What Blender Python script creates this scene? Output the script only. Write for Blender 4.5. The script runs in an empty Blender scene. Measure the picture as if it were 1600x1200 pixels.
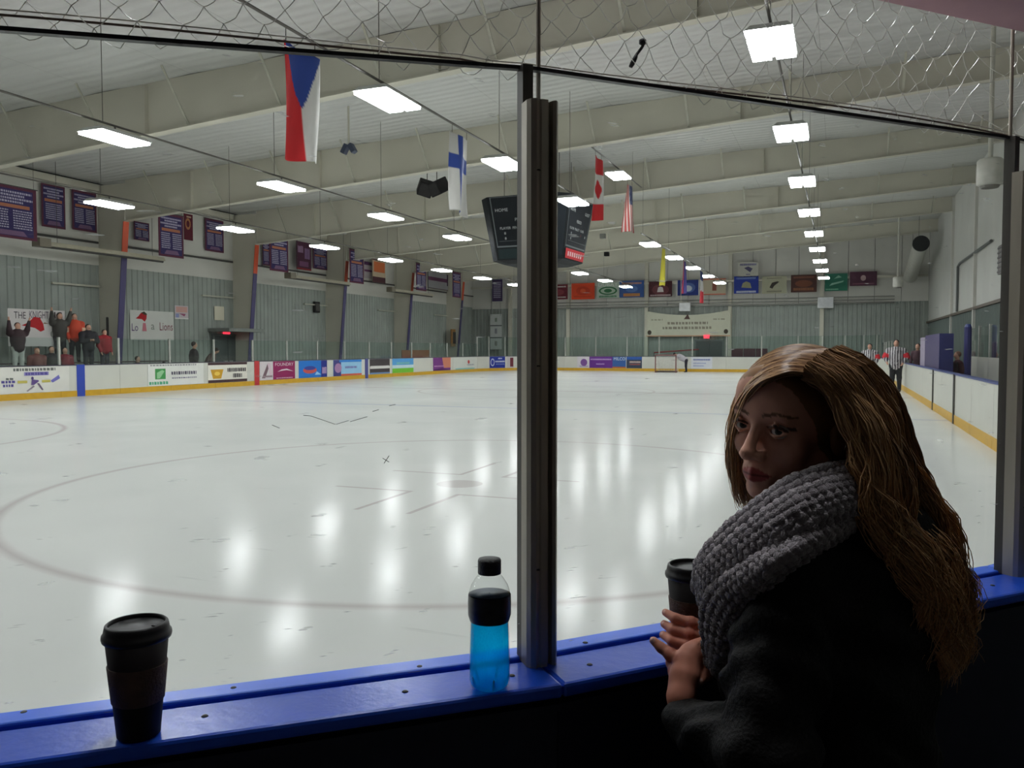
import bpy, math, random
import numpy as np
from mathutils import Vector, Matrix
random.seed(7); RNG = np.random.default_rng(11)
SC = bpy.context.scene
COL = SC.collection
# ------------------------------------------------------------------ camera
YAW = math.radians(21.48); PITCH = math.radians(2.42); FPX = 1300.0; EYE = 1.63
cam_d = bpy.data.cameras.new('camera'); cam_d.sensor_width = 36.0
cam_d.lens = 36.0 * FPX / 1600.0; cam_d.clip_start = 0.05; cam_d.clip_end = 300
cam = bpy.data.objects.new('camera', cam_d); COL.objects.link(cam)
cam.location = (0, 0, EYE); cam.rotation_euler = (math.pi/2 - PITCH, 0, YAW)
SC.camera = cam
# ------------------------------------------------------------------ world and exposure (an enclosed hall: almost no outside light)
wd = bpy.data.worlds.new('hall_dark'); SC.world = wd; wd.use_nodes = True
wd.node_tree.nodes['Background'].inputs[0].default_value = (0.9, 0.95, 1.0, 1)
wd.node_tree.nodes['Background'].inputs[1].default_value = 0.012
SC.view_settings.view_transform = 'Standard'; SC.view_settings.look = 'None'
SC.view_settings.exposure = 0.0; SC.view_settings.gamma = 1.0
SC.view_settings.use_curve_mapping = False
SC.cycles.max_bounces = 8; SC.cycles.diffuse_bounces = 4; SC.cycles.glossy_bounces = 3; SC.cycles.transparent_max_bounces = 12
SC.cycles.caustics_reflective = False; SC.cycles.caustics_refractive = False; SC.cycles.adaptive_threshold = 0.03; SC.cycles.use_denoising = True
LAMP = 44.0            # radiance of the lamp lenses: the only light of the hall
# ------------------------------------------------------------------ calibration helpers: a photo pixel on a known plane of the place
_R = Vector((math.cos(YAW), math.sin(YAW), 0))
_F = Vector((-math.sin(YAW)*math.cos(PITCH), math.cos(YAW)*math.cos(PITCH), -math.sin(PITCH)))
_U = _R.cross(_F); _C = Vector((0, 0, EYE))
def ray(px, py): return _F + _R*((px-800)/FPX) + _U*((600-py)/FPX)
def at(px, py, t): return _C + ray(px, py)*t
def atX(px, py, X): d = ray(px, py); return _C + d*(X/d.x)
def atY(px, py, Y): d = ray(px, py); return _C + d*(Y/d.y)
def atZ(px, py, Z): d = ray(px, py); return _C + d*((Z-EYE)/d.z)
# ------------------------------------------------------------------ colours and materials
def lin(c):
    return tuple(((v/255)/12.92 if v/255 <= 0.04045 else ((v/255+0.055)/1.055)**2.4) for v in c)
_M = {}
def mat(name, rgb, rough=0.5, metal=0.0, var=0.10, scale=6.0, bump=0.0, spec=0.5, emit=0.0, bscale=None, coat=0.0, stretch=None):
    if name in _M: return _M[name]
    m = bpy.data.materials.new(name); m.use_nodes = True; nt = m.node_tree; N = nt.nodes; L = nt.links
    b = N['Principled BSDF']; c = lin(rgb)
    tc = N.new('ShaderNodeTexCoord'); mp = N.new('ShaderNodeMapping')
    if stretch: mp.inputs['Scale'].default_value = stretch
    L.new(tc.outputs['Object'], mp.inputs['Vector'])
    nz = N.new('ShaderNodeTexNoise'); nz.inputs['Scale'].default_value = scale; nz.inputs['Detail'].default_value = 4
    L.new(mp.outputs[0], nz.inputs['Vector'])
    rp = N.new('ShaderNodeValToRGB')
    rp.color_ramp.elements[0].color = (*[v*(1-var) for v in c], 1); rp.color_ramp.elements[0].position = 0.3
    rp.color_ramp.elements[1].color = (*[min(1, v*(1+var)) for v in c], 1); rp.color_ramp.elements[1].position = 0.7
    L.new(nz.outputs['Fac'], rp.inputs['Fac']); L.new(rp.outputs[0], b.inputs['Base Color'])
    b.inputs['Roughness'].default_value = rough; b.inputs['Metallic'].default_value = metal
    b.inputs['Specular IOR Level'].default_value = spec; b.inputs['Coat Weight'].default_value = coat
    if bump:
        nb = N.new('ShaderNodeTexNoise'); nb.inputs['Scale'].default_value = bscale or scale*6
        L.new(mp.outputs[0], nb.inputs['Vector'])
        bp = N.new('ShaderNodeBump'); bp.inputs['Strength'].default_value = bump; bp.inputs['Distance'].default_value = 0.01
        L.new(nb.outputs['Fac'], bp.inputs['Height']); L.new(bp.outputs[0], b.inputs['Normal'])
    if emit:
        b.inputs['Emission Color'].default_value = (*c, 1); b.inputs['Emission Strength'].default_value = emit
    _M[name] = m; return m
def mat_vc(name, rough=0.6, var=0.12, scale=40.0, spec=0.4, bump=0.0, sheen=0.0, bscale=200, emit=0.0):
    """colour from the mesh's own colour attribute, broken up by noise"""
    if name in _M: return _M[name]
    m = bpy.data.materials.new(name); m.use_nodes = True; nt = m.node_tree; N = nt.nodes; L = nt.links
    b = N['Principled BSDF']; at_ = N.new('ShaderNodeAttribute'); at_.attribute_name = 'Col'
    tc = N.new('ShaderNodeTexCoord'); nz = N.new('ShaderNodeTexNoise'); nz.inputs['Scale'].default_value = scale
    L.new(tc.outputs['Object'], nz.inputs['Vector'])
    mr = N.new('ShaderNodeMapRange'); mr.inputs['To Min'].default_value = 1-var; mr.inputs['To Max'].default_value = 1+var
    L.new(nz.outputs['Fac'], mr.inputs['Value'])
    mx = N.new('ShaderNodeVectorMath'); mx.operation = 'SCALE'
    L.new(at_.outputs['Color'], mx.inputs[0]); L.new(mr.outputs[0], mx.inputs['Scale'])
    L.new(mx.outputs[0], b.inputs['Base Color'])
    b.inputs['Roughness'].default_value = rough; b.inputs['Specular IOR Level'].default_value = spec
    if sheen: b.inputs['Sheen Weight'].default_value = sheen
    if bump:
        nb = N.new('ShaderNodeTexNoise'); nb.inputs['Scale'].default_value = bscale
        L.new(tc.outputs['Object'], nb.inputs['Vector'])
        bp = N.new('ShaderNodeBump'); bp.inputs['Strength'].default_value = bump; bp.inputs['Distance'].default_value = 0.004
        L.new(nb.outputs['Fac'], bp.inputs['Height']); L.new(bp.outputs[0], b.inputs['Normal'])
    _M[name] = m; return m
def fresnel(N, L, ior):
    """thin pane: the same reflectance on both faces"""
    g = N.new('ShaderNodeNewGeometry'); mr = N.new('ShaderNodeMapRange'); mr.inputs['To Min'].default_value = ior; mr.inputs['To Max'].default_value = 1/ior
    L.new(g.outputs['Backfacing'], mr.inputs['Value']); fr = N.new('ShaderNodeFresnel'); L.new(mr.outputs[0], fr.inputs['IOR']); return fr
def mat_glass(name, tint, haze=0.0, scratch=0.0, refl=1.0):
    m = bpy.data.materials.new(name); m.use_nodes = True; nt = m.node_tree; N = nt.nodes; L = nt.links
    N.remove(N['Principled BSDF']); out = N['Material Output']
    tr = N.new('ShaderNodeBsdfTransparent'); tr.inputs[0].default_value = (*tint, 1)
    gl = N.new('ShaderNodeBsdfGlossy'); gl.inputs['Roughness'].default_value = 0.02
    fr = fresnel(N, L, 1.35)
    mu = N.new('ShaderNodeMath'); mu.operation = 'MULTIPLY'; mu.inputs[1].default_value = refl
    L.new(fr.outputs[0], mu.inputs[0])
    mx = N.new('ShaderNodeMixShader'); L.new(mu.outputs[0], mx.inputs[0]); L.new(tr.outputs[0], mx.inputs[1]); L.new(gl.outputs[0], mx.inputs[2])
    last = mx
    if haze or scratch:
        df = N.new('ShaderNodeBsdfTranslucent'); df.inputs[0].default_value = (0.9, 0.92, 0.9, 1)
        d2 = N.new('ShaderNodeBsdfDiffuse'); d2.inputs[0].default_value = (0.9, 0.92, 0.9, 1)
        ds = N.new('ShaderNodeMixShader'); ds.inputs[0].default_value = 0.5
        L.new(df.outputs[0], ds.inputs[1]); L.new(d2.outputs[0], ds.inputs[2])
        m2 = N.new('ShaderNodeMixShader'); L.new(last.outputs[0], m2.inputs[1]); L.new(ds.outputs[0], m2.inputs[2])
        tc = N.new('ShaderNodeTexCoord'); mp = N.new('ShaderNodeMapping'); mp.inputs['Rotation'].default_value = (0.5, 0.6, 0)
        mp.inputs['Scale'].default_value = (22, 6, 120)
        L.new(tc.outputs['Object'], mp.inputs['Vector'])
        vo = N.new('ShaderNodeTexNoise'); vo.inputs['Scale'].default_value = 1.3; vo.inputs['Detail'].default_value = 1
        L.new(mp.outputs[0], vo.inputs['Vector'])
        mr = N.new('ShaderNodeMapRange'); mr.inputs['From Min'].default_value = 0.745; mr.inputs['From Max'].default_value = 0.79
        mr.inputs['To Min'].default_value = haze; mr.inputs['To Max'].default_value = haze + scratch
        L.new(vo.outputs['Fac'], mr.inputs['Value']); L.new(mr.outputs[0], m2.inputs[0])
        last = m2
    L.new(last.outputs[0], out.inputs['Surface']); _M[name] = m; return m
# ------------------------------------------------------------------ mesh builder
class MB:
    def __init__(s): s.v = []; s.f = []; s.c = []; s.col = None
    def add(s, vs, fs, col=None):
        n = len(s.v); s.v.extend(tuple(p) for p in vs); s.f.extend(tuple(i+n for i in f) for f in fs)
        s.c.extend([col or s.col or (1, 1, 1)]*len(vs)); return s
    def box(s, lo, hi, col=None, M=None):
        x0, y0, z0 = lo; x1, y1, z1 = hi
        vs = [Vector(p) for p in ((x0,y0,z0),(x1,y0,z0),(x1,y1,z0),(x0,y1,z0),(x0,y0,z1),(x1,y0,z1),(x1,y1,z1),(x0,y1,z1))]
        if M is not None: vs = [M @ p for p in vs]
        return s.add(vs, [(0,3,2,1),(4,5,6,7),(0,1,5,4),(1,2,6,5),(2,3,7,6),(3,0,4,7)], col)
    def hexa(s, p, col=None):      # 8 corners, bottom ring then top ring
        return s.add(p, [(0,3,2,1),(4,5,6,7),(0,1,5,4),(1,2,6,5),(2,3,7,6),(3,0,4,7)], col)
    def beam(s, a, b, w, h, col=None, up=(0,0,1)):
        a = Vector(a); b = Vector(b); d = (b-a).normalized(); u = Vector(up)
        if abs(d.dot(u)) > .98: u = Vector((1,0,0))
        r = d.cross(u).normalized(); u = r.cross(d)
        P = []
        for q in (a, b):
            P += [q - r*w/2 - u*h/2, q + r*w/2 - u*h/2, q + r*w/2 + u*h/2, q - r*w/2 + u*h/2]
        return s.add(P, [(0,1,2,3),(7,6,5,4),(0,4,5,1),(1,5,6,2),(2,6,7,3),(3,7,4,0)], col)
    def tube(s, pts, rad, n=6, col=None, closed=False, cap=True):
        pts = [Vector(p) for p in pts]; m = len(pts)
        if not hasattr(rad, '__len__'): rad = [rad]*m
        vs = []; prev = None
        for i, p in enumerate(pts):
            a = pts[(i-1) % m] if (closed or i > 0) else p; b = pts[(i+1) % m] if (closed or i < m-1) else p
            d = (b-a)
            d = d.normalized() if d.length > 1e-9 else Vector((0,0,1))
            if prev is None:
                u = d.orthogonal().normalized()
            else:
                u = prev - d*prev.dot(d); u = u.normalized() if u.length > 1e-6 else d.orthogonal().normalized()
            prev = u; w = d.cross(u)
            for k in range(n):
                t = 2*math.pi*k/n; vs.append(p + (u*math.cos(t) + w*math.sin(t))*rad[i])
        fs = []
        for i in range(m if closed else m-1):
            j = (i+1) % m
            for k in range(n): fs.append((i*n+k, i*n+(k+1) % n, j*n+(k+1) % n, j*n+k))
        if cap and not closed: fs.append(tuple(range(n))[::-1]); fs.append(tuple((m-1)*n+k for k in range(n)))
        return s.add(vs, fs, col)
    def lathe(s, prof, n=32, c=(0,0,0), col=None, close=True):
        vs = []; fs = []
        for r, z in prof:
            for k in range(n):
                t = 2*math.pi*k/n; vs.append((c[0]+r*math.cos(t), c[1]+r*math.sin(t), c[2]+z))
        for i in range(len(prof)-1):
            for k in range(n): fs.append((i*n+k, i*n+(k+1) % n, (i+1)*n+(k+1) % n, (i+1)*n+k))
        if close: fs.append(tuple(range(n))[::-1]); fs.append(tuple((len(prof)-1)*n+k for k in range(n)))
        return s.add(vs, fs, col)
    def prism(s, poly, z0, z1, col=None):
        n = len(poly); vs = [(x, y, z0) for x, y in poly] + [(x, y, z1) for x, y in poly]
        fs = [tuple(range(n))[::-1], tuple(range(n, 2*n))] + [(i, (i+1) % n, n+(i+1) % n, n+i) for i in range(n)]
        return s.add(vs, fs, col)
    def extr(s, prof, a, b, r, u, col=None):     # profile in (r,u) plane swept from a to b
        a = Vector(a); b = Vector(b); r = Vector(r); u = Vector(u); n = len(prof)
        vs = [a + r*x + u*y for x, y in prof] + [b + r*x + u*y for x, y in prof]
        fs = [tuple(range(n))[::-1], tuple(range(n, 2*n))] + [(i, (i+1) % n, n+(i+1) % n, n+i) for i in range(n)]
        return s.add(vs, fs, col)
    def build(s, name, m, parent=None, smooth=False, bevel=0.0):
        me = bpy.data.meshes.new(name); off = Vector(parent.matrix_world.translation) if parent else Vector()
        if parent and parent.parent: off = Vector(parent['_o'])
        elif parent: off = Vector(parent['_o']) if '_o' in parent else Vector(parent.location)
        vs = [(p[0]-off.x, p[1]-off.y, p[2]-off.z) for p in s.v]
        o = obj_mesh(name, vs, s.f, m, parent, smooth, s.c if (s.col or any(c != (1,1,1) for c in s.c)) else None, me)
        o['_o'] = tuple(off)
        if bevel:
            bv = o.modifiers.new('bevel', 'BEVEL'); bv.width = bevel; bv.segments = 2; bv.limit_method = 'ANGLE'
        return o
def obj_mesh(name, vs, fs, m, parent=None, smooth=False, cols=None, me=None):
    me = me or bpy.data.meshes.new(name); me.from_pydata([tuple(map(float, v)) for v in vs], [], [tuple(map(int, f)) for f in fs]); me.update()
    if cols is not None:
        at_ = me.color_attributes.new('Col', 'FLOAT_COLOR', 'POINT')
        a = np.ones((len(vs), 4), np.float32); a[:, :3] = np.asarray(cols, np.float32); at_.data.foreach_set('color', a.ravel())
    if smooth: me.polygons.foreach_set('use_smooth', [True]*len(me.polygons))
    o = bpy.data.objects.new(name, me); me.materials.append(m); COL.objects.link(o)
    if parent: o.parent = parent
    return o
def thing(name, label, cat, loc=(0,0,0), group=None, kind=None):
    o = bpy.data.objects.new(name, None); COL.objects.link(o); o.location = loc; o['_o'] = tuple(loc)
    o.empty_display_size = 0.1; return tag(o, label, cat, group, kind)
def tag(o, label=None, cat=None, group=None, kind=None):
    if label: o['label'] = label
    if cat: o['category'] = cat
    if group: o['group'] = group
    if kind: o['kind'] = kind
    return o
def copy_tree(o, loc, label, group=None):
    c = o.copy(); COL.objects.link(c); c.location = loc; c['label'] = label
    if group: c['group'] = group
    for ch in o.children:
        d = ch.copy(); COL.objects.link(d); d.parent = c
        for g in ch.children:
            e = g.copy(); COL.objects.link(e); e.parent = d
    return c
def cat_rom(pts, n):
    P = [Vector(p) for p in pts]; P = [P[0]*2-P[1]] + P + [P[-1]*2-P[-2]]; out = []
    segs = len(P)-3
    for i in range(n):
        x = i/(n-1)*segs; k = min(int(x), segs-1); t = x-k; a, b, c, d = P[k:k+4]
        out.append(0.5*((2*b) + (c-a)*t + (2*a-5*b+4*c-d)*t*t + (3*b-a-3*c+d)*t*t*t))
    return out
# ------------------------------------------------------------------ flat print: text and shapes on a panel
_T = {}
def text_geo(s):
    if s in _T: return _T[s]
    cu = bpy.data.curves.new('t', 'FONT'); cu.body = s; cu.resolution_u = 2
    o = bpy.data.objects.new('t', cu); COL.objects.link(o)
    me = bpy.data.meshes.new_from_object(o.evaluated_get(bpy.context.evaluated_depsgraph_get()))
    vs = np.array([v.co[:2] for v in me.vertices]); fs = [tuple(p.vertices) for p in me.polygons]
    bpy.data.objects.remove(o); bpy.data.curves.remove(cu); bpy.data.meshes.remove(me)
    lo = vs.min(0); vs = (vs-lo)/(vs.max(0)-lo); _T[s] = (vs, fs); return _T[s]
VC = mat_vc('printed_vinyl', 0.65, 0.08, 3.0, spec=0.15)
def sign(name, label, cat, O, r, n, w, h, base, shapes=(), group=None, thick=0.012, pm=None, up=(0,0,1), sag=0.0):
    """a flat panel with its print: O lower-left corner, r rightward, n outward; shapes in panel fractions"""
    O = Vector(O); r = Vector(r).normalized(); n = Vector(n).normalized(); u = Vector(up)
    t = thing(name, label, cat, O + r*w/2, group)
    b = MB(); K = 8 if sag else 1
    P = []
    for i in range(K+1):
        x = i/K; s_ = -sag*4*x*(1-x)
        P.append((O + r*w*x + u*0, O + r*w*x + u*(h+s_)))
    for i in range(K):
        (a0, a1), (b0, b1) = P[i], P[i+1]
        b.hexa([a0, b0, b0-n*thick, a0-n*thick, a1, b1, b1-n*thick, a1-n*thick], lin(base))
    b.build('panel', VC, t)
    if shapes:
        a = MB()
        for i, sh in enumerate(shapes):
            z = n*(0.003 + 0.0012*i); k = sh[0]; c = lin(sh[-1])
            q = lambda x, y: O + r*(w*x) + u*(h*y) + z
            if k == 'r': _, x0, y0, x1, y1, _c = sh; a.add([q(x0,y0), q(x1,y0), q(x1,y1), q(x0,y1)], [(0,1,2,3)], c)
            elif k == 'e':
                _, cx, cy, rx, ry, _c = sh; a.add([q(cx+rx*math.cos(j*math.pi/10), cy+ry*math.sin(j*math.pi/10)) for j in range(20)], [tuple(range(20))], c)
            elif k == 'p': a.add([q(*p) for p in sh[1]], [tuple(range(len(sh[1])))], c)
            elif k == 't':
                _, s, x0, y0, x1, y1, _c = sh; vs, fs = text_geo(s)
                a.add([q(x0+(x1-x0)*vx, y0+(y1-y0)*vy) for vx, vy in vs], fs, c)
            elif k == 'l':      # a row of illegible small print: broken strokes
                _, x0, y0, x1, y1, seed, _c = sh; rg = random.Random(seed); x = x0; hh = y1-y0
                while x < x1-0.01:
                    ww = min(x1-x, (0.018+0.03*rg.random())); a.add([q(x,y0+hh*.1*rg.random()), q(x+ww,y0), q(x+ww,y1-hh*.15*rg.random()), q(x,y1)], [(0,1,2,3)], c); x += ww + 0.012
        ob = a.build('artwork', VC, t); ob['kind'] = 'stuff'
    return t
# ------------------------------------------------------------------ organic shapes: blended distance fields meshed with surface nets
def surface_nets(F, ax):
    S = F < 0; nx, ny, nz = F.shape
    C = [(i, j, k) for i in (0,1) for j in (0,1) for k in (0,1)]
    sl = lambda A, i, j, k: A[i:nx-1+i, j:ny-1+j, k:nz-1+k]
    cnt = sum(sl(S, *c).astype(np.int8) for c in C); act = (cnt > 0) & (cnt < 8)
    idx = np.argwhere(act); vid = -np.ones(act.shape, np.int64); vid[act] = np.arange(len(idx))
    acc = np.zeros((len(idx), 3)); num = np.zeros(len(idx))
    I, J, K = idx.T
    for a in C:
        for d in range(3):
            if a[d]: continue
            b = list(a); b[d] = 1
            fa = F[I+a[0], J+a[1], K+a[2]].astype(float); fb = F[I+b[0], J+b[1], K+b[2]].astype(float)
            m = (fa < 0) != (fb < 0); t = np.where(m, fa/np.where(m, fa-fb, 1), 0)
            p = np.array(a, float)[None].repeat(len(idx), 0); p[:, d] += t
            acc[m] += p[m]; num[m] += 1
    P = idx + acc/num[:, None]
    V = np.stack([np.interp(P[:, d], np.arange(len(ax[d])), ax[d]) for d in range(3)], 1)
    Q = []
    for d in range(3):
        e = [0,0,0]; e[d] = 1
        A = S[:nx-e[0], :ny-e[1], :nz-e[2]]; B = S[e[0]:, e[1]:, e[2]:]; m = A != B
        o1, o2 = [x for x in range(3) if x != d]
        E = np.argwhere(m); E = E[(E[:, o1] > 0) & (E[:, o2] > 0) & (E[:, o1] < F.shape[o1]-1) & (E[:, o2] < F.shape[o2]-1)]
        def g(s1, s2):
            q = E.copy(); q[:, o1] -= s1; q[:, o2] -= s2; return vid[q[:, 0], q[:, 1], q[:, 2]]
        q = np.stack([g(0,0), g(1,0), g(1,1), g(0,1)], 1)
        flip = S[E[:, 0], E[:, 1], E[:, 2]] ^ (d == 1)
        q[flip] = q[flip][:, ::-1]; Q.append(q)
    Q = np.concatenate(Q); return V, Q[:, ::-1]
class Sdf:
    """blended solid of cones, ellipsoids and cuts, each with its colour"""
    def __init__(s, k=0.02): s.p = []; s.k = k
    def cone(s, a, b, r1, r2=None, col=(1,1,1), k=None, flat=None):
        s.p.append(('c', np.array(a, float), np.array(b, float), r1, r1 if r2 is None else r2, lin(col) if max(col) > 1 else col, k, flat)); return s
    def ell(s, c, r, M=None, col=(1,1,1), k=None, sub=False):
        s.p.append(('s' if sub else 'e', np.array(c, float), np.array(r, float), None if M is None else np.array(M), None, lin(col) if max(col) > 1 else col, k, None)); return s
    def chain(s, pts, rads, col=(1,1,1), k=None):
        for i in range(len(pts)-1): s.cone(pts[i], pts[i+1], rads[i], rads[i+1], col, k)
        return s
    def _d(s, p, X, Y, Z):
        if p[0] == 'c':
            a, b = p[1], p[2]; ab = b-a; L = float(ab@ab) + 1e-12
            t = np.clip(((X-a[0])*ab[0] + (Y-a[1])*ab[1] + (Z-a[2])*ab[2])/L, 0, 1)
            dx = X-a[0]-t*ab[0]; dy = Y-a[1]-t*ab[1]; dz = Z-a[2]-t*ab[2]
            if p[7] is not None:      # flattened along a unit normal
                n, f = p[7]; h = dx*n[0] + dy*n[1] + dz*n[2]
                return np.sqrt(np.maximum(dx*dx+dy*dy+dz*dz - h*h, 0) + (h*f)**2) - (p[3] + (p[4]-p[3])*t)
            return np.sqrt(dx*dx+dy*dy+dz*dz) - (p[3] + (p[4]-p[3])*t)
        c, r, M = p[1], p[2], p[3]; x, y, z = X-c[0], Y-c[1], Z-c[2]
        if M is not None: x, y, z = (M[0,0]*x+M[0,1]*y+M[0,2]*z, M[1,0]*x+M[1,1]*y+M[1,2]*z, M[2,0]*x+M[2,1]*y+M[2,2]*z)
        k0 = np.sqrt((x/r[0])**2 + (y/r[1])**2 + (z/r[2])**2); k1 = np.sqrt((x/r[0]**2)**2 + (y/r[1]**2)**2 + (z/r[2]**2)**2) + 1e-9
        return k0*(k0-1)/k1
    def ev(s, X, Y, Z):
        F = None
        for p in s.p:
            d = s._d(p, X, Y, Z); k = s.k if p[6] is None else p[6]
            if F is None: F = d; continue
            if p[0] == 's':
                d = -d; h = np.clip(0.5 - 0.5*(d-F)/k, 0, 1); F = d*(1-h) + F*h + k*h*(1-h)
            else:
                h = np.clip(0.5 + 0.5*(d-F)/k, 0, 1); F = d*(1-h) + F*h - k*h*(1-h)
        return F
    def mesh(s, res, pad=0.03, post=None, lo=None, hi=None):
        if lo is None:
            L = []; H = []
            for p in s.p:
                if p[0] == 's': continue
                if p[0] == 'c': r = max(p[3], p[4]); L += [p[1]-r, p[2]-r]; H += [p[1]+r, p[2]+r]
                else: r = p[2].max(); L.append(p[1]-r); H.append(p[1]+r)
            lo = np.min(L, 0)-pad; hi = np.max(H, 0)+pad
        ax = [np.arange(lo[d], hi[d]+res, res) for d in range(3)]
        X, Y, Z = np.meshgrid(*[a.astype(np.float32) for a in ax], indexing='ij')
        F = s.ev(X, Y, Z)
        if post: F = post(F, X, Y, Z)
        V, Q = surface_nets(F, ax)
        D = np.stack([s._d(p, V[:,0], V[:,1], V[:,2]) if p[0] != 's' else np.full(len(V), 9.) for p in s.p], 1)
        C = np.array([p[5] for p in s.p]); return V, Q, C[D.argmin(1)]
def join_geo(L):
    V = []; Q = []; C = []; n = 0
    for v, q, c in L: V.append(v); Q.append(q+n); C.append(c); n += len(v)
    return np.concatenate(V), np.concatenate(Q), np.concatenate(C)
# ================================================================== the hall
XL, YF, YN, XW, XRW, YW = -24.3, 60.0, -0.9, -28.0, 5.5, 62.3
def zroof(x): return 8.3 + 0.04*(x+28)
def zbeam(x): return 6.72 + 0.067*(x+26.6)
FY = [17.4, 25.4, 33.4, 41.4, 49.4, 57.4]       # steel frames
def V2(p, z): return Vector((p[0], p[1], z))
# ---- path of the near corner boards (glass line), 1.22 m panels turning 8 degrees each
def camxy(x, t): return Vector((x*math.cos(YAW) - t*math.sin(YAW), x*math.sin(YAW) + t*math.cos(YAW)))
def dirv(a): return Vector((math.cos(math.radians(a)), math.sin(math.radians(a))))
P1 = camxy(0.04, 1.46); NEAR = [P1]
for k in range(6): NEAR.append(NEAR[-1] + dirv(46.98+8*k)*(1.30 if k == 0 else 1.22))
NEAR.insert(0, NEAR[0] - dirv(38.98)*1.22); NEAR.insert(0, NEAR[0] - dirv(30.98)*1.22)
XR = NEAR[-1].x
# ---- ice sheet
def ice_material():
    m = bpy.data.materials.new('rink_ice'); m.use_nodes = True; nt = m.node_tree; N = nt.nodes; L = nt.links
    b = N['Principled BSDF']; g = N.new('ShaderNodeNewGeometry'); sp = N.new('ShaderNodeSeparateXYZ'); L.new(g.outputs['Position'], sp.inputs[0])
    def math_(op, a, b_=None, c=None):
        n = N.new('ShaderNodeMath'); n.operation = op
        for i, v in enumerate((a, b_, c)):
            if v is None: continue
            if isinstance(v, (int, float)): n.inputs[i].default_value = v
            else: L.new(v, n.inputs[i])
        return n.outputs[0]
    X, Y = sp.outputs['X'], sp.outputs['Y']
    def soft(v, c, w):      # 1 near v==c, soft edged
        d = math_('ABSOLUTE', math_('SUBTRACT', v, c)); return math_('SUBTRACT', 1.0, math_('SMOOTHSTEP' if False else 'MINIMUM', math_('DIVIDE', d, w), 1.0))
    def dist(cx, cy):
        dx = math_('SUBTRACT', X, cx); dy = math_('SUBTRACT', Y, cy)
        return math_('SQRT', math_('ADD', math_('MULTIPLY', dx, dx), math_('MULTIPLY', dy, dy)))
    def box(cx, cy, hx, hy):
        return math_('MULTIPLY', math_('COMPARE', X, cx, hx), math_('COMPARE', Y, cy, hy))
    red = []
    CX, CY = -4.25, 9.07
    d = dist(CX, CY); red.append(math_('MULTIPLY', soft(d, 4.80, 0.09), 0.5)); red.append(math_('MULTIPLY', math_('LESS_THAN', d, 0.28), 0.4))
    for sx in (-1, 1):
        for sy in (-1, 1):
            red.append(math_('MULTIPLY', box(CX+sx*0.80, CY+sy*0.68, 0.5, 0.03), 0.5)); red.append(math_('MULTIPLY', box(CX+sx*0.30, CY+sy*1.25, 0.03, 0.6), 0.5))
    d2 = dist(-17.8, 9.07); red.append(math_('MULTIPLY', soft(d2, 4.55, 0.09), 0.5))
    d3 = dist(-11.0, 30.5); red.append(math_('MULTIPLY', soft(d3, 4.55, 0.08), 0.4))
    red.append(math_('MULTIPLY', math_('COMPARE', Y, 30.5, 0.12), 0.45)); red.append(math_('MULTIPLY', math_('COMPARE', Y, 56.6, 0.04), 0.8))
    r = red[0]
    for q in red[1:]: r = math_('MAXIMUM', r, q)
    bl = math_('MULTIPLY', math_('MAXIMUM', math_('COMPARE', Y, 21.2, 0.13), math_('COMPARE', Y, 39.8, 0.13)), 0.4)
    nz = N.new('ShaderNodeTexNoise'); nz.inputs['Scale'].default_value = 0.35; nz.inputs['Detail'].default_value = 6; L.new(g.outputs['Position'], nz.inputs['Vector'])
    rp = N.new('ShaderNodeValToRGB'); rp.color_ramp.elements[0].color = (0.60, 0.615, 0.588, 1); rp.color_ramp.elements[0].position = 0.3
    rp.color_ramp.elements[1].color = (0.685, 0.695, 0.665, 1); rp.color_ramp.elements[1].position = 0.75; L.new(nz.outputs['Fac'], rp.inputs[0])
    mx = N.new('ShaderNodeMix'); mx.data_type = 'RGBA'; L.new(r, mx.inputs['Factor']); L.new(rp.outputs[0], mx.inputs['A']); mx.inputs['B'].default_value = (0.36, 0.27, 0.27, 1)
    m2 = N.new('ShaderNodeMix'); m2.data_type = 'RGBA'; L.new(bl, m2.inputs['Factor']); L.new(mx.outputs['Result'], m2.inputs['A']); m2.inputs['B'].default_value = (0.3, 0.36, 0.55, 1)
    # skate cuts: thin stretched dark and light marks
    mp = N.new('ShaderNodeMapping'); mp.inputs['Rotation'].default_value = (0, 0, 0.7); mp.inputs['Scale'].default_value = (0.5, 9, 1); L.new(g.outputs['Position'], mp.inputs['Vector'])
    n2 = N.new('ShaderNodeTexNoise'); n2.inputs['Scale'].default_value = 1.6; n2.inputs['Detail'].default_value = 3; L.new(mp.outputs[0], n2.inputs['Vector'])
    mr = N.new('ShaderNodeMapRange'); mr.inputs['From Min'].default_value = 0.70; mr.inputs['From Max'].default_value = 0.80; mr.inputs['To Max'].default_value = 0.35; L.new(n2.outputs['Fac'], mr.inputs['Value'])
    m3 = N.new('ShaderNodeMix'); m3.data_type = 'RGBA'; L.new(mr.outputs[0], m3.inputs['Factor']); L.new(m2.outputs['Result'], m3.inputs['A']); m3.inputs['B'].default_value = (0.25, 0.26, 0.26, 1)
    L.new(m3.outputs['Result'], b.inputs['Base Color'])
    n3 = N.new('ShaderNodeTexNoise'); n3.inputs['Scale'].default_value = 1.1; n3.inputs['Detail'].default_value = 5; L.new(g.outputs['Position'], n3.inputs['Vector'])
    m4 = N.new('ShaderNodeMapRange'); m4.inputs['To Min'].default_value = 0.06; m4.inputs['To Max'].default_value = 0.20; L.new(n3.outputs['Fac'], m4.inputs['Value']); L.new(m4.outputs[0], b.inputs['Roughness'])
    b.inputs['IOR'].default_value = 1.31; b.inputs['Specular IOR Level'].default_value = 0.11
    bp = N.new('ShaderNodeBump'); bp.inputs['Strength'].default_value = 0.04; bp.inputs['Distance'].default_value = 0.009
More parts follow.
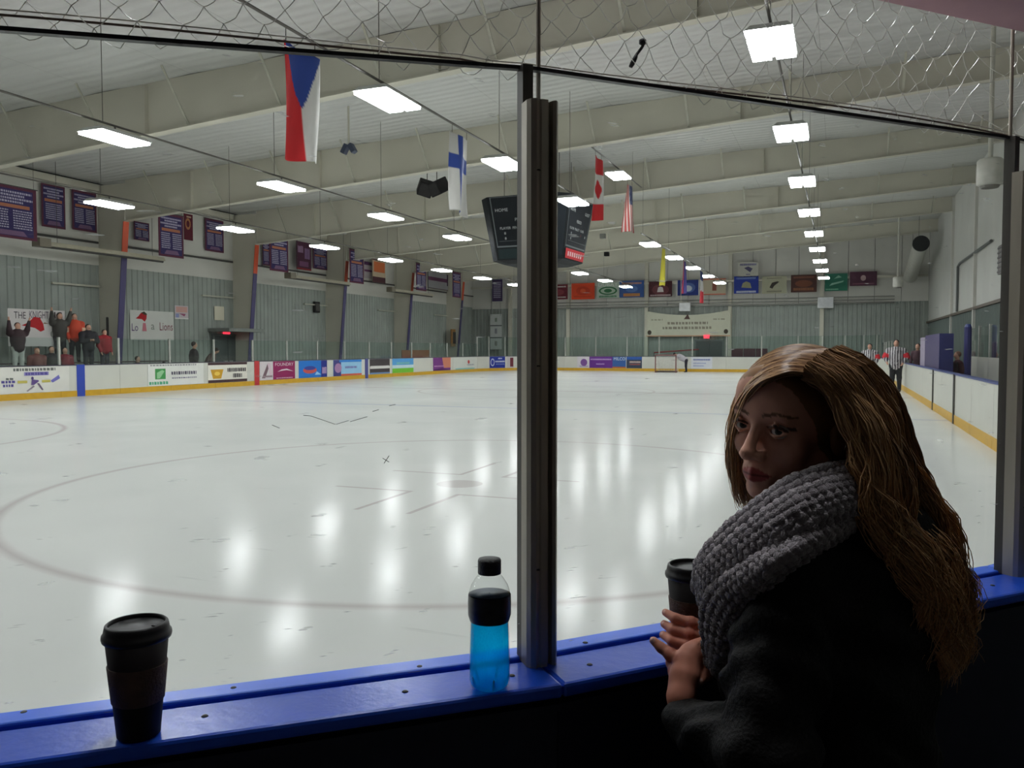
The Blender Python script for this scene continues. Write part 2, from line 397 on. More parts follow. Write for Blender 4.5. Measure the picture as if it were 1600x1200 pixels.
    n5 = N.new('ShaderNodeTexNoise'); n5.inputs['Scale'].default_value = 7; n5.inputs['Detail'].default_value = 4; L.new(mp.outputs[0], n5.inputs['Vector'])
    L.new(n5.outputs['Fac'], bp.inputs['Height']); L.new(bp.outputs[0], b.inputs['Normal'])
    # frosted, skate-worn share of the surface that does not mirror
    df = N.new('ShaderNodeBsdfDiffuse'); L.new(m3.outputs['Result'], df.inputs['Color']); ms = N.new('ShaderNodeMixShader')
    m6 = N.new('ShaderNodeMapRange'); m6.inputs['To Min'].default_value = 0.60; m6.inputs['To Max'].default_value = 0.22; L.new(n3.outputs['Fac'], m6.inputs['Value'])
    L.new(m6.outputs[0], ms.inputs[0]); L.new(b.outputs[0], ms.inputs[1]); L.new(df.outputs[0], ms.inputs[2]); L.new(ms.outputs[0], N['Material Output'].inputs['Surface'])
    return m
RF = 5.0
def arc(cx, cy, a0, a1, n, R=8.5): return [(cx+R*math.cos(math.radians(a0+(a1-a0)*i/n)), cy+R*math.sin(math.radians(a0+(a1-a0)*i/n))) for i in range(n+1)]
outline = arc(XL+8.5, YN+8.5, 180, 270, 12) + [tuple(p) for p in NEAR] + arc(XR-RF, YF-RF, 0, 90, 12, RF) + arc(XL+RF, YF-RF, 90, 180, 12, RF)
ICE = MB().prism(outline, -0.04, 0.0).build('floor_ice', ice_material())
tag(ICE, 'glossy white ice sheet with faint circle and lines', kind='structure')
concrete = mat('concrete_floor', (70, 68, 66), 0.8, var=0.2, scale=2, bump=0.2)
fl = MB().box((XW, -4, -0.15), (XRW, YW, -0.045)).build('floor_concrete', concrete); tag(fl, 'grey concrete floor around the ice', kind='structure')
# ---- walls
grey_metal = mat('grey_wall_metal', (148, 154, 147), 0.6, var=0.10, scale=1.2)
white_liner = mat('white_wall_liner', (206, 204, 196), 0.75, var=0.06, scale=0.8, bump=0.15, bscale=4)
beam_m = mat('cream_steel', (200, 196, 180), 0.6, var=0.06, scale=0.7)
roof_m = mat('roof_liner', (196, 196, 192), 0.45, var=0.07, scale=0.6, stretch=(0.25, 6, 1), bump=0.25, bscale=2.2)
def add_ribs(m, scale, strength):
    nt = m.node_tree; N = nt.nodes; L = nt.links; b = N['Principled BSDF']; tc = N.new('ShaderNodeTexCoord'); w = N.new('ShaderNodeTexWave')
    w.bands_direction = 'Y'; w.inputs['Scale'].default_value = scale; w.inputs['Distortion'].default_value = 0.6; w.inputs['Detail'].default_value = 1; w.inputs['Detail Scale'].default_value = 0.3
    L.new(tc.outputs['Object'], w.inputs['Vector']); bp = N.new('ShaderNodeBump'); bp.inputs['Strength'].default_value = strength; bp.inputs['Distance'].default_value = 0.03
    L.new(w.outputs['Fac'], bp.inputs['Height']); old = b.inputs['Normal'].links
    if old: L.new(old[0].from_socket, bp.inputs['Normal'])
    L.new(bp.outputs[0], b.inputs['Normal'])
add_ribs(roof_m, 0.9, 0.55)
dark_line = mat('dark_steel', (58, 56, 52), 0.6)
def ribbed(a, b, z0, z1, n, pitch=0.30, d=0.035):
    """vertical ribbed sheet from a to b with ribs proud towards n"""
    a = Vector((*a, 0)); b = Vector((*b, 0)); L = (b-a).length; u = (b-a)/L; n = Vector((*n, 0)); mb = MB(); pts = []
    k = int(L/pitch)
    for i in range(k):
        s = i*pitch
        pts += [(s, 0), (s+pitch*.55, 0), (s+pitch*.65, d), (s+pitch*.90, d)]
    pts.append((L, 0)); vs = []; fs = []
    for s, o in pts:
        p = a + u*s + n*o; vs += [(p.x, p.y, z0), (p.x, p.y, z1)]
    for i in range(len(pts)-1): fs.append((2*i, 2*i+2, 2*i+3, 2*i+1))
    return mb.add(vs, fs)
w = thing('wall_left', 'left wall of grey ribbed metal under white liner', None, (XW, 29, 0), kind='structure')
ribbed((XW, 8), (XW, YW), -0.1, 5.0, (1, 0)).build('metal_sheet', grey_metal, w)
ys = [9.4] + FY + [YW]
for i in range(len(ys)-1):
    MB().box((XW-0.1, ys[i]+0.02, 5.0), (XW+0.05, ys[i+1]-0.02, 8.25)).build('liner_panel', white_liner, w)
    MB().box((XW+0.05, ys[i]+0.1, 5.86), (XW+0.14, ys[i+1]-0.1, 5.94)).build('girt', dark_line, w)
    MB().box((XW+0.05, ys[i]+0.1, 7.95), (XW+0.22, ys[i+1]-0.1, 8.2)).build('eave_strut', beam_m, w)
w = thing('wall_far', 'far end wall of grey ribbed metal under white liner', None, (-11, YW, 0), kind='structure')
ribbed((XW, YW), (XRW, YW), -0.1, 4.85, (0, -1)).build('metal_sheet', grey_metal, w)
cols = [-28.0, -24.6, atY(889, 500, YW).x, atY(1011, 500, YW).x, atY(1141, 500, YW).x, atY(1284, 500, YW).x, 5.5]
for i in range(len(cols)-1):
    x0, x1 = cols[i], cols[i+1]; k = max(1, round((x1-x0)/1.6))
    for j in range(k):
        a, b_ = x0+(x1-x0)*j/k, x0+(x1-x0)*(j+1)/k
        MB().box((a+0.015, YW-0.04, 4.85), (b_-0.015, YW+0.1, zroof(a)-0.05)).build('liner_panel', white_liner, w)
for x in cols[1:-1]:
    MB().box((x-0.13, YW-0.3, 0), (x+0.13, YW-0.05, zroof(x))).build('end_column', beam_m, w)
for z, r in ((4.78, .05), (4.98, .035), (5.2, .035)):
    MB().tube([(-23, YW-0.4, z), (3.4, YW-0.4, z)], r, 6).build('conduit', mat('galvanised', (140, 140, 134), .45, .5), w)
MB().box((-27.9, YW-0.5, 6.45), (5.4, YW-0.3, 6.6)).build('girt', beam_m, w)
w = thing('wall_right', 'right wall with plain white liner above dark lower wall', None, (XRW, 30, 0), kind='structure')
MB().box((XRW, -4, 3.4), (XRW+0.15, YW, zroof(XRW))).build('liner_panel', mat('right_wall_paint', (196, 196, 190), 0.7, var=0.05, scale=0.6), w)
ribbed((XRW, YW), (XRW, -4), -0.1, 3.4, (-1, 0)).build('metal_sheet', mat('green_grey_metal', (92, 104, 98), 0.6, var=0.1, scale=1), w)
MB().box((XRW-0.12, 8, 3.34), (XRW, YW, 3.46)).build('ledge', mat('ledge_brown', (96, 84, 72), 0.6), w)
for y in (33.4, 41.4, 49.4):
    MB().box((XRW-0.12, y-0.12, 0), (XRW, y+0.12, zroof(XRW)-.1)).build('wall_post', white_liner, w)
wn = MB().box((XW-1, -4.2, -0.1), (XRW+0.2, -4, 9.8)).build('wall_near', mat('near_wall_dark', (70, 66, 66), 0.9)); tag(wn, 'dark wall behind the viewing corner', kind='structure')
wo = MB().box((XW-0.3, -4.2, -0.1), (XW-0.15, YW+.2, 8.4)).build('wall_outer', mat('outer_skin', (60, 60, 58), 0.9)); tag(wo, 'outer skin of the left wall', kind='structure')
wf = MB().box((XW-0.3, YW+0.12, -0.1), (XRW+.2, YW+0.25, 9.8)).build('wall_end', _M['outer_skin']); tag(wf, 'outer skin of the far wall', kind='structure')
# ---- roof: liner panels between the frames
rf = thing('ceiling', 'sloping white roof liner in long panels', None, (-11, 29, 9), kind='structure')
ry = [-4, 1.4, 9.4] + FY + [YW]; NX = 11
for i in range(len(ry)-1):
    for j in range(NX):
        x0 = XW + (XRW-XW)*j/NX + 0.004; x1 = XW + (XRW-XW)*(j+1)/NX - 0.004
        y0, y1 = ry[i]+0.02, ry[i+1]-0.02; sg = -0.035
        mb = MB(); vs = []; fs = []; A, B = 5, 3
        for b_ in range(B):
            for a in range(A):
                u, v = a/(A-1), b_/(B-1); x = x0+(x1-x0)*u; y = y0+(y1-y0)*v
                vs.append((x, y, zroof(x) + sg*math.sin(math.pi*u)))
        for b_ in range(B-1):
            for a in range(A-1): fs.append((b_*A+a, (b_+1)*A+a, (b_+1)*A+a+1, b_*A+a+1))
        o = mb.add(vs, fs).build('roof_panel', roof_m, rf, smooth=True)
mb = MB(); mb.hexa([(XW-.3,-4.2,zroof(XW)+.05),(XRW+.2,-4.2,zroof(XRW)+.05),(XRW+.2,YW+.2,zroof(XRW)+.05),(XW-.3,YW+.2,zroof(XW)+.05),(XW-.3,-4.2,zroof(XW)+.3),(XRW+.2,-4.2,zroof(XRW)+.3),(XRW+.2,YW+.2,zroof(XRW)+.3),(XW-.3,YW+.2,zroof(XW)+.3)])
mb.build('roof_deck', mat('roof_deck_grey', (140,138,132), .8), rf)
# ---- low soffit over the viewing corner, edge above the near glass
e0, e1 = atZ(1370, 0, 2.40), atZ(1600, 50, 2.40); ed = (e1-e0).normalized()
q0, q1 = e0 - ed*0.25, e1 + ed*6.2; en = Vector((ed.y, -ed.x, 0))*0.75
sof = MB().prism([(q.x, q.y) for q in (q0, q0+en, q1+en, q1)], 2.40, 2.75).build('trim_1', mat('soffit_plum', (190, 152, 160), 0.85, var=0.2, scale=3))
tag(sof, 'pinkish bulkhead over the viewing corner at upper right', kind='structure')
# ---- steel frames
orange = mat('orange_paint', (214, 84, 46), 0.5, var=0.06); purple = mat('purple_paint', (58, 50, 98), 0.5, var=0.08)
ORD = ['first', 'second', 'third', 'fourth', 'fifth', 'sixth', 'seventh', 'eighth', 'ninth', 'tenth', 'eleventh', 'twelfth']
for k, y in enumerate(FY):
    fr = thing('steel_frame', f'cream steel roof frame with painted left column, {ORD[k]} from the camera', 'steel frame', (-26.9, y, 0), 'steel roof frames')
    XS = [-26.5 + (XRW+26.5)*i/12 for i in range(13)]
    mb = MB()
    for a, b_ in zip(XS[:-1], XS[1:]):
        mb.hexa([(a,y-.012,zbeam(a)),(b_,y-.012,zbeam(b_)),(b_,y+.012,zbeam(b_)),(a,y+.012,zbeam(a)),(a,y-.012,zroof(a)-.02),(b_,y-.012,zroof(b_)-.02),(b_,y+.012,zroof(b_)-.02),(a,y+.012,zroof(a)-.02)])
    mb.build('rafter_web', beam_m, fr)
    MB().hexa([(-26.5,y-.14,zbeam(-26.5)-.03),(XRW,y-.14,zbeam(XRW)-.03),(XRW,y+.14,zbeam(XRW)-.03),(-26.5,y+.14,zbeam(-26.5)-.03),(-26.5,y-.14,zbeam(-26.5)),(XRW,y-.14,zbeam(XRW)),(XRW,y+.14,zbeam(XRW)),(-26.5,y+.14,zbeam(-26.5))]).build('rafter_flange', beam_m, fr)
    MB().hexa([(-28,y-.012,0),(-27.1,y-.012,0),(-27.1,y+.012,0),(-28,y+.012,0),(-28,y-.012,8.2),(-26.45,y-.012,8.2),(-26.45,y+.012,8.2),(-28,y+.012,8.2)]).build('column_web', beam_m, fr)
    def fl_(z0, z1, m, nm, g=0.0):
        xa = lambda z: -27.1 + 0.65*z/7.0
        MB().hexa([(xa(z0)-.03,y-.14,z0),(xa(z0)+g,y-.14,z0),(xa(z0)+g,y+.14,z0),(xa(z0)-.03,y+.14,z0),(xa(z1)-.03,y-.14,z1),(xa(z1)+g,y-.14,z1),(xa(z1)+g,y+.14,z1),(xa(z1)-.03,y+.14,z1)]).build(nm, m, fr)
    fl_(0, 5.3, purple, 'purple_flange'); fl_(5.3, 6.68, orange, 'orange_flange')
    if k < 5:
        x = -24.6
        while x < XRW-1:
            MB().beam((x, y-.03, zbeam(x)+.02), (x, y-.95, zroof(x)-.06), .06, .02).build('flange_brace', mat('brace_grey', (178, 176, 160), .5), fr)
            if k < 4 and int(x) % 2 == 0: MB().box((x+1.5-.01, y-.13, zbeam(x+1.5)), (x+1.5+.01, y+.13, zroof(x)-.03)).build('stiffener', beam_m, fr)
            x += 2.9
    # horizontal girt stub on the column, as a pale rail
    MB().box((-27.9, y-2.3, 4.1), (-27.8, y-.05, 4.17)).build('rail', mat('brace_grey', (178,176,160)), fr)
# ---- far boards round the rink
white_board = mat('white_board', (206, 206, 196), 0.35, var=0.04, scale=1.5); yellow = mat('yellow_kickplate', (205, 160, 32), 0.4, var=0.08)
cap_dark = mat('dark_cap', (52, 46, 66), 0.5); cap_blue = mat('blue_cap', (46, 62, 128), 0.4); post_m = mat('white_post', (176, 176, 168), 0.45)
glass_far = mat_glass('rink_glass_far', (0.90, 0.955, 0.935), haze=0.012)
def boards_run(label, pts, inn, cap, gtop, name='dasher_boards', skip_glass=()):
    c = sum((Vector(p) for p in pts), Vector((0,0)))/len(pts)
    t = thing(name, label, 'boards', (*pts[len(pts)//2], 0))
    for i in range(len(pts)-1):
        a, b_ = Vector(pts[i]), Vector(pts[i+1]); d = (b_-a).normalized(); n = Vector((-d.y, d.x))
        if n.dot(Vector(inn)-(a+b_)/2) < 0: n = -n
        def slab(o0, o1, z0, z1, g=0.006):
            p = [a+d*g+n*o0, b_-d*g+n*o0, b_-d*g+n*o1, a+d*g+n*o1]
            return MB().hexa([V2(q, z0) for q in p] + [V2(q, z1) for q in p])
        slab(-0.10, 0.0, 0.20, 1.06).build('board_panel', white_board, t)
        slab(-0.10, 0.012, 0.0, 0.20).build('kickplate', yellow, t)
        slab(-0.13, 0.015, 1.06, 1.09, 0).build('cap_rail', cap, t)
        if i not in skip_glass:
            slab(-0.066, -0.054, 1.09, gtop, 0.02).build('glass_pane', glass_far, t)
            q = a + n*(-0.06); MB().box((q.x-.035, q.y-.035, 1.09), (q.x+.035, q.y+.035, gtop+.02)).build('glass_post', post_m, t)
    return t
MID = (-11, 30)
n_ = 17; y0_ = 13.0
LEFTP = [(XL, y0_ + (YF-RF-y0_)*i/n_) for i in range(n_+1)]
boards_run('long white boards with advertisements along the left side', LEFTP, MID, cap_dark, 2.0)
boards_run('curved white boards at the far left corner', arc(XL+RF, YF-RF, 180, 90, 5, RF), MID, cap_dark, 2.5)
boards_run('white boards along the far end behind the goal', [(XL+RF+(XR-XL-2*RF)*i/7, YF) for i in range(8)], MID, cap_dark, 2.5)
boards_run('curved white boards at the far right corner', arc(XR-RF, YF-RF, 90, 0, 5, RF), MID, cap_dark, 2.5)
NR = NEAR[-1].y
RP = [(XR, NR + (YF-RF-NR)*i/19) for i in range(20)]
boards_run('white boards with blue cap along the right side', RP, MID, cap_blue, 2.0, skip_glass=range(0, 14))
# dark gate joints in the right boards
for px, w_ in ((1490, .07), (1457, .05)):
    p = atX(px, 610, XR-.02); MB().box((XR-.03, p.y-w_, 0.0), (XR+.01, p.y+w_, 1.08)).build('gate_joint', dark_line, bpy.data.objects['dasher_boards.004'])
# centre and blue line stripes on the left boards
for y, c, nm in ((21.2, (38, 66, 170), 'blue'), (30.5, (190, 44, 50), 'red'), (39.8, (70, 74, 140), 'blue')):
    MB().box((XL-.02, y-.16, 0), (XL+.018, y+.16, 1.09)).build('line_stripe', mat(nm+str(y), c, .4), bpy.data.objects['dasher_boards'])
# ================================================================== lamps
lamp_lens = mat('lamp_lens', (250, 252, 255), 0.5, emit=LAMP, var=0.0); housing = mat('lamp_housing', (190, 190, 186), 0.4)
conduit_m = mat('conduit_grey', (96, 92, 86), 0.5, .3)
rows = {'right': (-1.0, 6.07, 'row over the right boards'), 'flag': (-7.4, 5.95, 'row with the flags'), 'mid': (-13.7, 5.87, 'row left of the scoreboard'), 'left': (-19.7, 5.78, 'row nearest the left wall')}
def lamp_geo(loc, label):
    x, y, z = loc; t = thing('ceiling_lamp', label, 'lamp', loc, 'hall ceiling lamps')
    for s in (-1, 1):
        MB().box((x+s*.175-.14, y-.6, z-.02), (x+s*.175+.14, y+.6, z+.03)).build('lens', lamp_lens, t)
    MB().hexa([(x-.33,y-.63,z+.03),(x+.33,y-.63,z+.03),(x+.33,y+.63,z+.03),(x-.33,y+.63,z+.03),(x-.25,y-.55,z+.12),(x+.25,y-.55,z+.12),(x+.25,y+.55,z+.12),(x-.25,y+.55,z+.12)]).build('housing', housing, t)
    MB().tube([(x, y, z+.1), (x, y, z+.27)], .02, 6).build('stem', conduit_m, t)
    return t
proto = None
for key, (x, z, nm) in rows.items():
    for k in range(-2, 9):
        y = 12.9 + 5.4*k
        zz = z
        if key == 'flag' and k == 3: zz = 7.75
        first = 1 if key == 'left' else 0
        if k < first: lab = f'glowing ceiling lamp above the near boards, {ORD[k+2]} in the {nm}'
        elif key == 'flag' and k == 3: lab = 'glowing ceiling lamp hung higher than the others beside the Canadian flag'
        elif k <= 4: lab = f'glowing ceiling lamp, {ORD[k-first]} from the camera in the {nm}'
        else: lab = f'glowing ceiling lamp, {ORD[8-k]} from the far wall in the {nm}'
        if proto is None: proto = lamp_geo((x, y, zz), lab)
        else: copy_tree(proto, (x, y, zz), lab)
    def run(y0, y1, zc, which):
        t = thing('lamp_rail', f'thin grey conduit rail carrying the {nm}{which}', 'rail', (x, (y0+y1)/2, zc), 'lamp rails')
        MB().tube([(x, y0, zc), (x, y1, zc)], .024, 6).build('conduit', conduit_m, t)
        y = y0 + 0.3
        while y < y1:
            MB().tube([(x, y, zc), (x, y, zroof(x)-.03)], .007, 4).build('hanger_rod', conduit_m, t); y += 5.4
    if key == 'flag':
        run(1.5, 25.6, z+.26, ', near part'); run(25.6, 32.8, 7.75+.26, ', raised part'); run(32.8, 58, z+.26, ', far part')
    else: run(1.5, 58, z+.26, '')
# ================================================================== advertisements on the left boards
RY, RX = Vector((0,1,0)), Vector((1,0,0)); NXp, NYm = Vector((1,0,0)), Vector((0,-1,0))
W_ = (228, 228, 220)
def ad(px0, px1, label, base, shapes, z0=0.21, z1=1.05):
    a = atX(px0, 590, XL+.012).y; b = atX(px1, 590, XL+.012).y
    return sign('advertisement', label, 'advertisement', (XL+.016, a, z0), RY, NXp, b-a, z1-z0, base, shapes, 'advertisements on the left boards')
PU = (92, 84, 150); GR = (110, 112, 108)
ad(-6, 108, 'white rink advertisement with small purple skater beside the blue stripe', (222, 220, 212), [
    ('l', .22, .84, .80, .95, 3, GR), ('r', .36, .66, .70, .80, (140, 132, 184)), ('l', .38, .68, .68, .78, 4, (90, 82, 150)),
    ('l', .12, .52, .22, .60, 5, GR), ('l', .06, .40, .24, .50, 6, PU), ('l', .08, .26, .22, .36, 7, PU),
    ('r', .27, .38, .40, .48, (196, 184, 96)), ('r', .60, .38, .72, .48, (196, 184, 96)),
    ('e', .47, .56, .018, .06, (84, 70, 120)), ('p', [(.45,.30),(.49,.30),(.56,.44),(.55,.48),(.46,.52)], (104, 84, 140)), ('p', [(.53,.36),(.56,.36),(.62,.10),(.60,.08)], (120, 104, 130)),
    ('p', [(.38,.08),(.40,.05),(.50,.24),(.48,.28)], (150, 140, 150)), ('p', [(.72,.44),(.75,.36),(.86,.52),(.84,.66)], (120, 116, 190))])
ad(231, 318, 'white advertisement with green square logo and dark phone number', (226, 226, 220), [
    ('l', .04, .90, .86, .97, 9, (150, 148, 150)), ('r', .12, .30, .30, .78, (74, 150, 84)), ('p', [(.15,.34),(.20,.34),(.28,.66),(.24,.72),(.15,.6)], (150, 200, 150)),
    ('l', .02, .06, .36, .20, 10, (90, 170, 130)), ('l', .40, .48, .86, .64, 11, (96, 92, 108)), ('l', .41, .30, .86, .36, 12, (130, 126, 150))])
ad(325, 386, 'white advertisement with yellow pot logo between dark bars', (230, 226, 214), [
    ('r', 0, .88, 1, 1, (74, 54, 56)), ('r', 0, 0, 1, .14, (74, 54, 56)), ('p', [(.06,.66),(.12,.2),(.32,.2),(.38,.66)], (206, 158, 52)), ('e', .22, .45, .07, .1, (240, 200, 90)),
    ('l', .48, .52, .97, .72, 13, (88, 84, 86)), ('l', .62, .22, .86, .44, 14, (88, 84, 86))])
ad(406, 461, 'maroon and white advertisement with big letter A beside an arc', (146, 42, 92), [
    ('r', 0, 0, .36, 1, (212, 204, 206)), ('p', [(.05,.1),(.14,.1),(.28,.86),(.22,.94)], (120, 96, 104)), ('p', [(.20,.94),(.28,.9),(.36,.15),(.28,.15)], (214, 190, 200)), ('r', .08, .14, .34, .24, (150, 130, 136)),
    ('t', 'FOUNDRY', .42, .74, .95, .92, (226, 200, 212)), ('p', [(.48,.42),(.60,.54),(.75,.58),(.95,.42),(.75,.50),(.60,.47)], (230, 214, 220)), ('l', .45, .05, .92, .1, 15, (220, 180, 200))])
ad(467, 511, 'bright blue advertisement with red oval logo', (44, 118, 200), [('r', .78, 0, 1, 1, (44, 52, 130)), ('e', .38, .44, .24, .2, (200, 90, 86)), ('e', .38, .56, .2, .12, (60, 70, 150)), ('p', [(.55,.15),(.78,.15),(.62,.36)], (150, 200, 236)), ('l', .82, .2, .98, .6, 16, (190, 160, 200))])
ad(521, 565, 'pale blue advertisement with red foot strip', (150, 196, 226), [('r', 0, 0, .26, 1, (74, 72, 130)), ('e', .16, .5, .12, .3, (170, 130, 170)), ('r', .2, .86, 1, 1, (60, 130, 206)), ('r', .26, 0, 1, .12, (206, 96, 76)), ('l', .4, .46, .82, .6, 17, (120, 110, 170))])
ad(578, 609, 'dark grey advertisement with white script line', (72, 66, 68), [('r', 0, .36, 1, .52, (214, 210, 206)), ('l', .04, .40, .96, .56, 18, (226, 222, 218)), ('r', 0, 0, 1, .10, (110, 140, 180))])
ad(613, 646, 'sky blue and lime green advertisement with white middle', (196, 220, 226), [('r', 0, .55, 1, 1, (92, 160, 214)), ('r', 0, 0, 1, .32, (120, 190, 60)), ('l', .2, .6, .8, .75, 19, (130, 190, 180))])
ad(677, 704, 'purple and orange advertisement on the far left boards', (120, 62, 130), [('p', [(.6,.2),(1,.2),(1,1),(.5,1)], (206, 130, 104)), ('l', .05, .3, .6, .4, 20, (200, 150, 190)), ('p', [(0,.1),(.5,.2),(.9,.05),(.9,0),(0,0)], (90, 40, 100))])
# corner and far boards carry more
def ad_at(c0, c1, label, base, shapes, grp='advertisements on the far boards', z0=.21, z1=1.05):
    a = Vector((c0[0], c0[1], 0)); b = Vector((c1[0], c1[1], 0)); r = (b-a).normalized(); n = Vector((r.y, -r.x, 0))
    return sign('advertisement', label, 'advertisement', a + n*.018 + Vector((0,0,z0)), r, n, (b-a).length, z1-z0, base, shapes, grp)
A6 = arc(XL+RF, YF-RF, 180, 90, 5, RF)
def seg(i, f0, f1): a, b = Vector(A6[i]), Vector(A6[i+1]); return (a+(b-a)*f0, a+(b-a)*f1)
ad(708, 742, 'pale advertisement with small red emblem over a teal line', (206, 208, 200), [('r', .1, 0, .98, .1, (130, 190, 190)), ('e', .7, .6, .05, .16, (190, 70, 70)), ('l', .62, .3, .95, .42, 21, (150, 150, 160))])
ad_at(*seg(1, .02, .98), 'royal blue advertisement with round white emblem', (40, 56, 150), [('e', .18, .5, .13, .34, (190, 196, 220)), ('e', .18, .5, .09, .24, (60, 70, 160)), ('l', .55, .78, .8, .9, 22, (200, 206, 230)), ('l', .36, .5, .98, .64, 23, (210, 214, 232)), ('l', .4, .3, .95, .38, 24, (130, 146, 200))])
ad_at(*seg(2, .08, .42), 'narrow maroon and white advertisement beside the metal post', (196, 190, 190), [('r', .5, .1, 1, .9, (110, 50, 60))])
def fx(px): return atY(px, 570, YF).x
ad_at((fx(921), YF), (fx(957), YF), 'purple advertisement with pale disc on the far boards', (104, 52, 140), [('l', .05, .7, .95, .82, 25, (200, 170, 214)), ('l', .3, .3, .65, .4, 26, (190, 160, 210))])
ad_at((fx(902), YF), (fx(921), YF), 'white advertisement with purple round badge', (214, 208, 214), [('e', .55, .48, .28, .32, (124, 84, 150)), ('l', .2, .1, .9, .2, 27, (150, 130, 170))])
ad_at((fx(957), YF), (fx(978), YF), 'blue advertisement with white word at its top', (58, 98, 160), [('t', 'MILCO', .1, .68, .95, .95, (220, 226, 230)), ('r', 0, 0, 1, .12, (190, 110, 70))])
ad_at((fx(979), YF), (fx(1003), YF), 'slate advertisement with red and white script', (62, 72, 90), [('r', 0, .74, 1, 1, (52, 90, 160)), ('l', .2, .46, .92, .62, 28, (214, 190, 180)), ('l', .2, .28, .9, .38, 29, (170, 90, 80))])
ad_at((fx(1080), YF), (fx(1113), YF), 'white notice with blue lettering right of the goal', (214, 216, 222), [('l', .1, .7, .9, .84, 30, (96, 110, 170)), ('l', .1, .42, .7, .52, 31, (150, 160, 200)), ('l', .1, .2, .6, .3, 32, (150, 160, 200))])
# ================================================================== banners on the left wall
NAVY, MARO, LAV, ORA = (56, 48, 96), (94, 46, 66), (178, 172, 196), (178, 112, 84)
def champ(px0, px1, yt, yb, X, label, two=True, seed=0, grp='champion banners along the left wall', base=NAVY):
    tl = atX(px0, yt, X); bl = atX(px0, yb, X); tr = atX(px1, yt, X); h = tl.z-bl.z; w = tr.y-tl.y
    S = [('r', .04, .02, .96, .965, MARO), ('r', .07, .05, .93, .94, base)]
    S += [('l', .10, .86, .90, .90, seed+1, LAV), ('l', .24, .80, .76, .84, seed+2, LAV), ('l', .08, .74, .92, .78, seed+3, LAV), ('l', .24, .68, .74, .72, seed+4, LAV), ('r', .12, .585, .86, .65, ORA)]
    for k in range(8):
        y = .52 - k*.047
        if two: S += [('l', .10, y, .45, y+.026, seed+10+k, LAV), ('l', .54, y, .90, y+.026, seed+30+k, LAV)]
        else: S += [('l', .16, y, .84, y+.026, seed+10+k, LAV)]
    S.append(('p', [(.2,.06),(.8,.06),(.72,.15),(.28,.15)], (120, 92, 124)))
    return sign('wall_banner', label, 'banner', (X, tl.y, bl.z), RY, NXp, w, h, MARO, S, grp, thick=.01)
def banner_rod(b, px0, px1, yt, X, zc):
    p = atX(px0, yt, X); q = atX(px1, yt, X); MB().tube([(X, p.y-.05, p.z), (X, q.y+.05, p.z)], .02, 6).build('rod', dark_line, b)
    for yy in (p.y+.1, q.y-.1): MB().tube([(X, yy, p.z), (X, yy, zc)], .006, 4).build('wire', dark_line, b)
XB, XF_ = -27.82, -26.0
for a in ((-28, 56, 281, 366, XF_, 'large purple champions banner at the left picture edge', True, 100), (247, 286, 330, 399, XF_, 'hanging purple champions banner right of the first orange column', True, 200),
          (421, 450, 362, 422, XF_, 'hanging purple champions banner right of the second orange column', True, 300), (546, 568, 388, 441, XF_, 'hanging purple champions banner before the third orange column', True, 400),
          (650, 666, 410, 453, XF_, 'hanging purple champions banner at the fourth orange column', True, 500), (707, 720, 424, 464, XF_, 'pale purple hanging banner left of the fifth orange column', False, 600)):
    b = champ(*a); banner_rod(b, a[0], a[1], a[2], a[4], zroof(a[4])-.1)
champ(64, 101, 284, 353, XB, 'narrow purple roster banner on the wall, second from the left', False, 700)
champ(112, 150, 295, 358, XB, 'purple roster banner partly behind a lamp, third from the left', True, 800)
champ(209, 233, 345, 374, XB, 'small purple wall banner just right of the first column', True, 850)
champ(320, 349, 340, 391, XB, 'purple wall banner partly behind the second lamp of the left row', True, 900)
champ(489, 511, 385, 419, XB, 'dim purple wall banner beside a maroon one', True, 950)
champ(410, 421, 375, 414, XB, 'thin strip of purple banner behind the second orange column', False, 970)
def wb(px0, px1, yt, yb, X, label, base, shapes):
    tl = atX(px0, yt, X); bl = atX(px0, yb, X); tr = atX(px1, yt, X)
    return sign('wall_banner', label, 'banner', (X, tl.y, bl.z), RY, NXp, tr.y-tl.y, tl.z-bl.z, base, shapes, 'team pennants on the left wall')
wb(287, 301, 333, 374, XB+.4, 'maroon pennant with gold crest behind the hanging purple banner', (92, 30, 44), [('e', .45, .62, .3, .22, (176, 120, 80)), ('e', .45, .62, .18, .13, (92, 30, 44)), ('r', .3, .86, .8, .92, (190, 160, 140))])
wb(463, 486, 376, 420, XB+.3, 'maroon pennant with pale figures below a lamp', (74, 34, 56), [('l', .1, .6, .45, .85, 41, (150, 120, 150)), ('l', .55, .4, .9, .8, 42, (140, 110, 150)), ('r', .2, .12, .8, .3, (120, 76, 110)), ('r', 0, 0, 1, .06, (140, 40, 46))])
wb(569, 581, 408, 434, XB, 'white pennant with purple stripes', (176, 166, 168), [('r', 0, .8, 1, 1, (80, 44, 84)), ('r', 0, .4, 1, .52, (110, 60, 100))])
wb(582, 602, 404, 440, XB+.3, 'orange and cream pennant with dark foot', (196, 176, 150), [('r', .1, .45, .95, .9, (206, 110, 62)), ('r', 0, 0, 1, .24, (84, 50, 56)), ('r', 0, .95, 1, 1, (84, 50, 56))])
wb(669, 703, 424, 450, XB, 'long white pennant with dark purple band', (170, 168, 172), [('r', 0, .5, 1, .72, (110, 60, 96)), ('r', .85, .3, 1, 1, (70, 44, 74)), ('r', 0, .0, 1, .06, (120, 110, 110))])
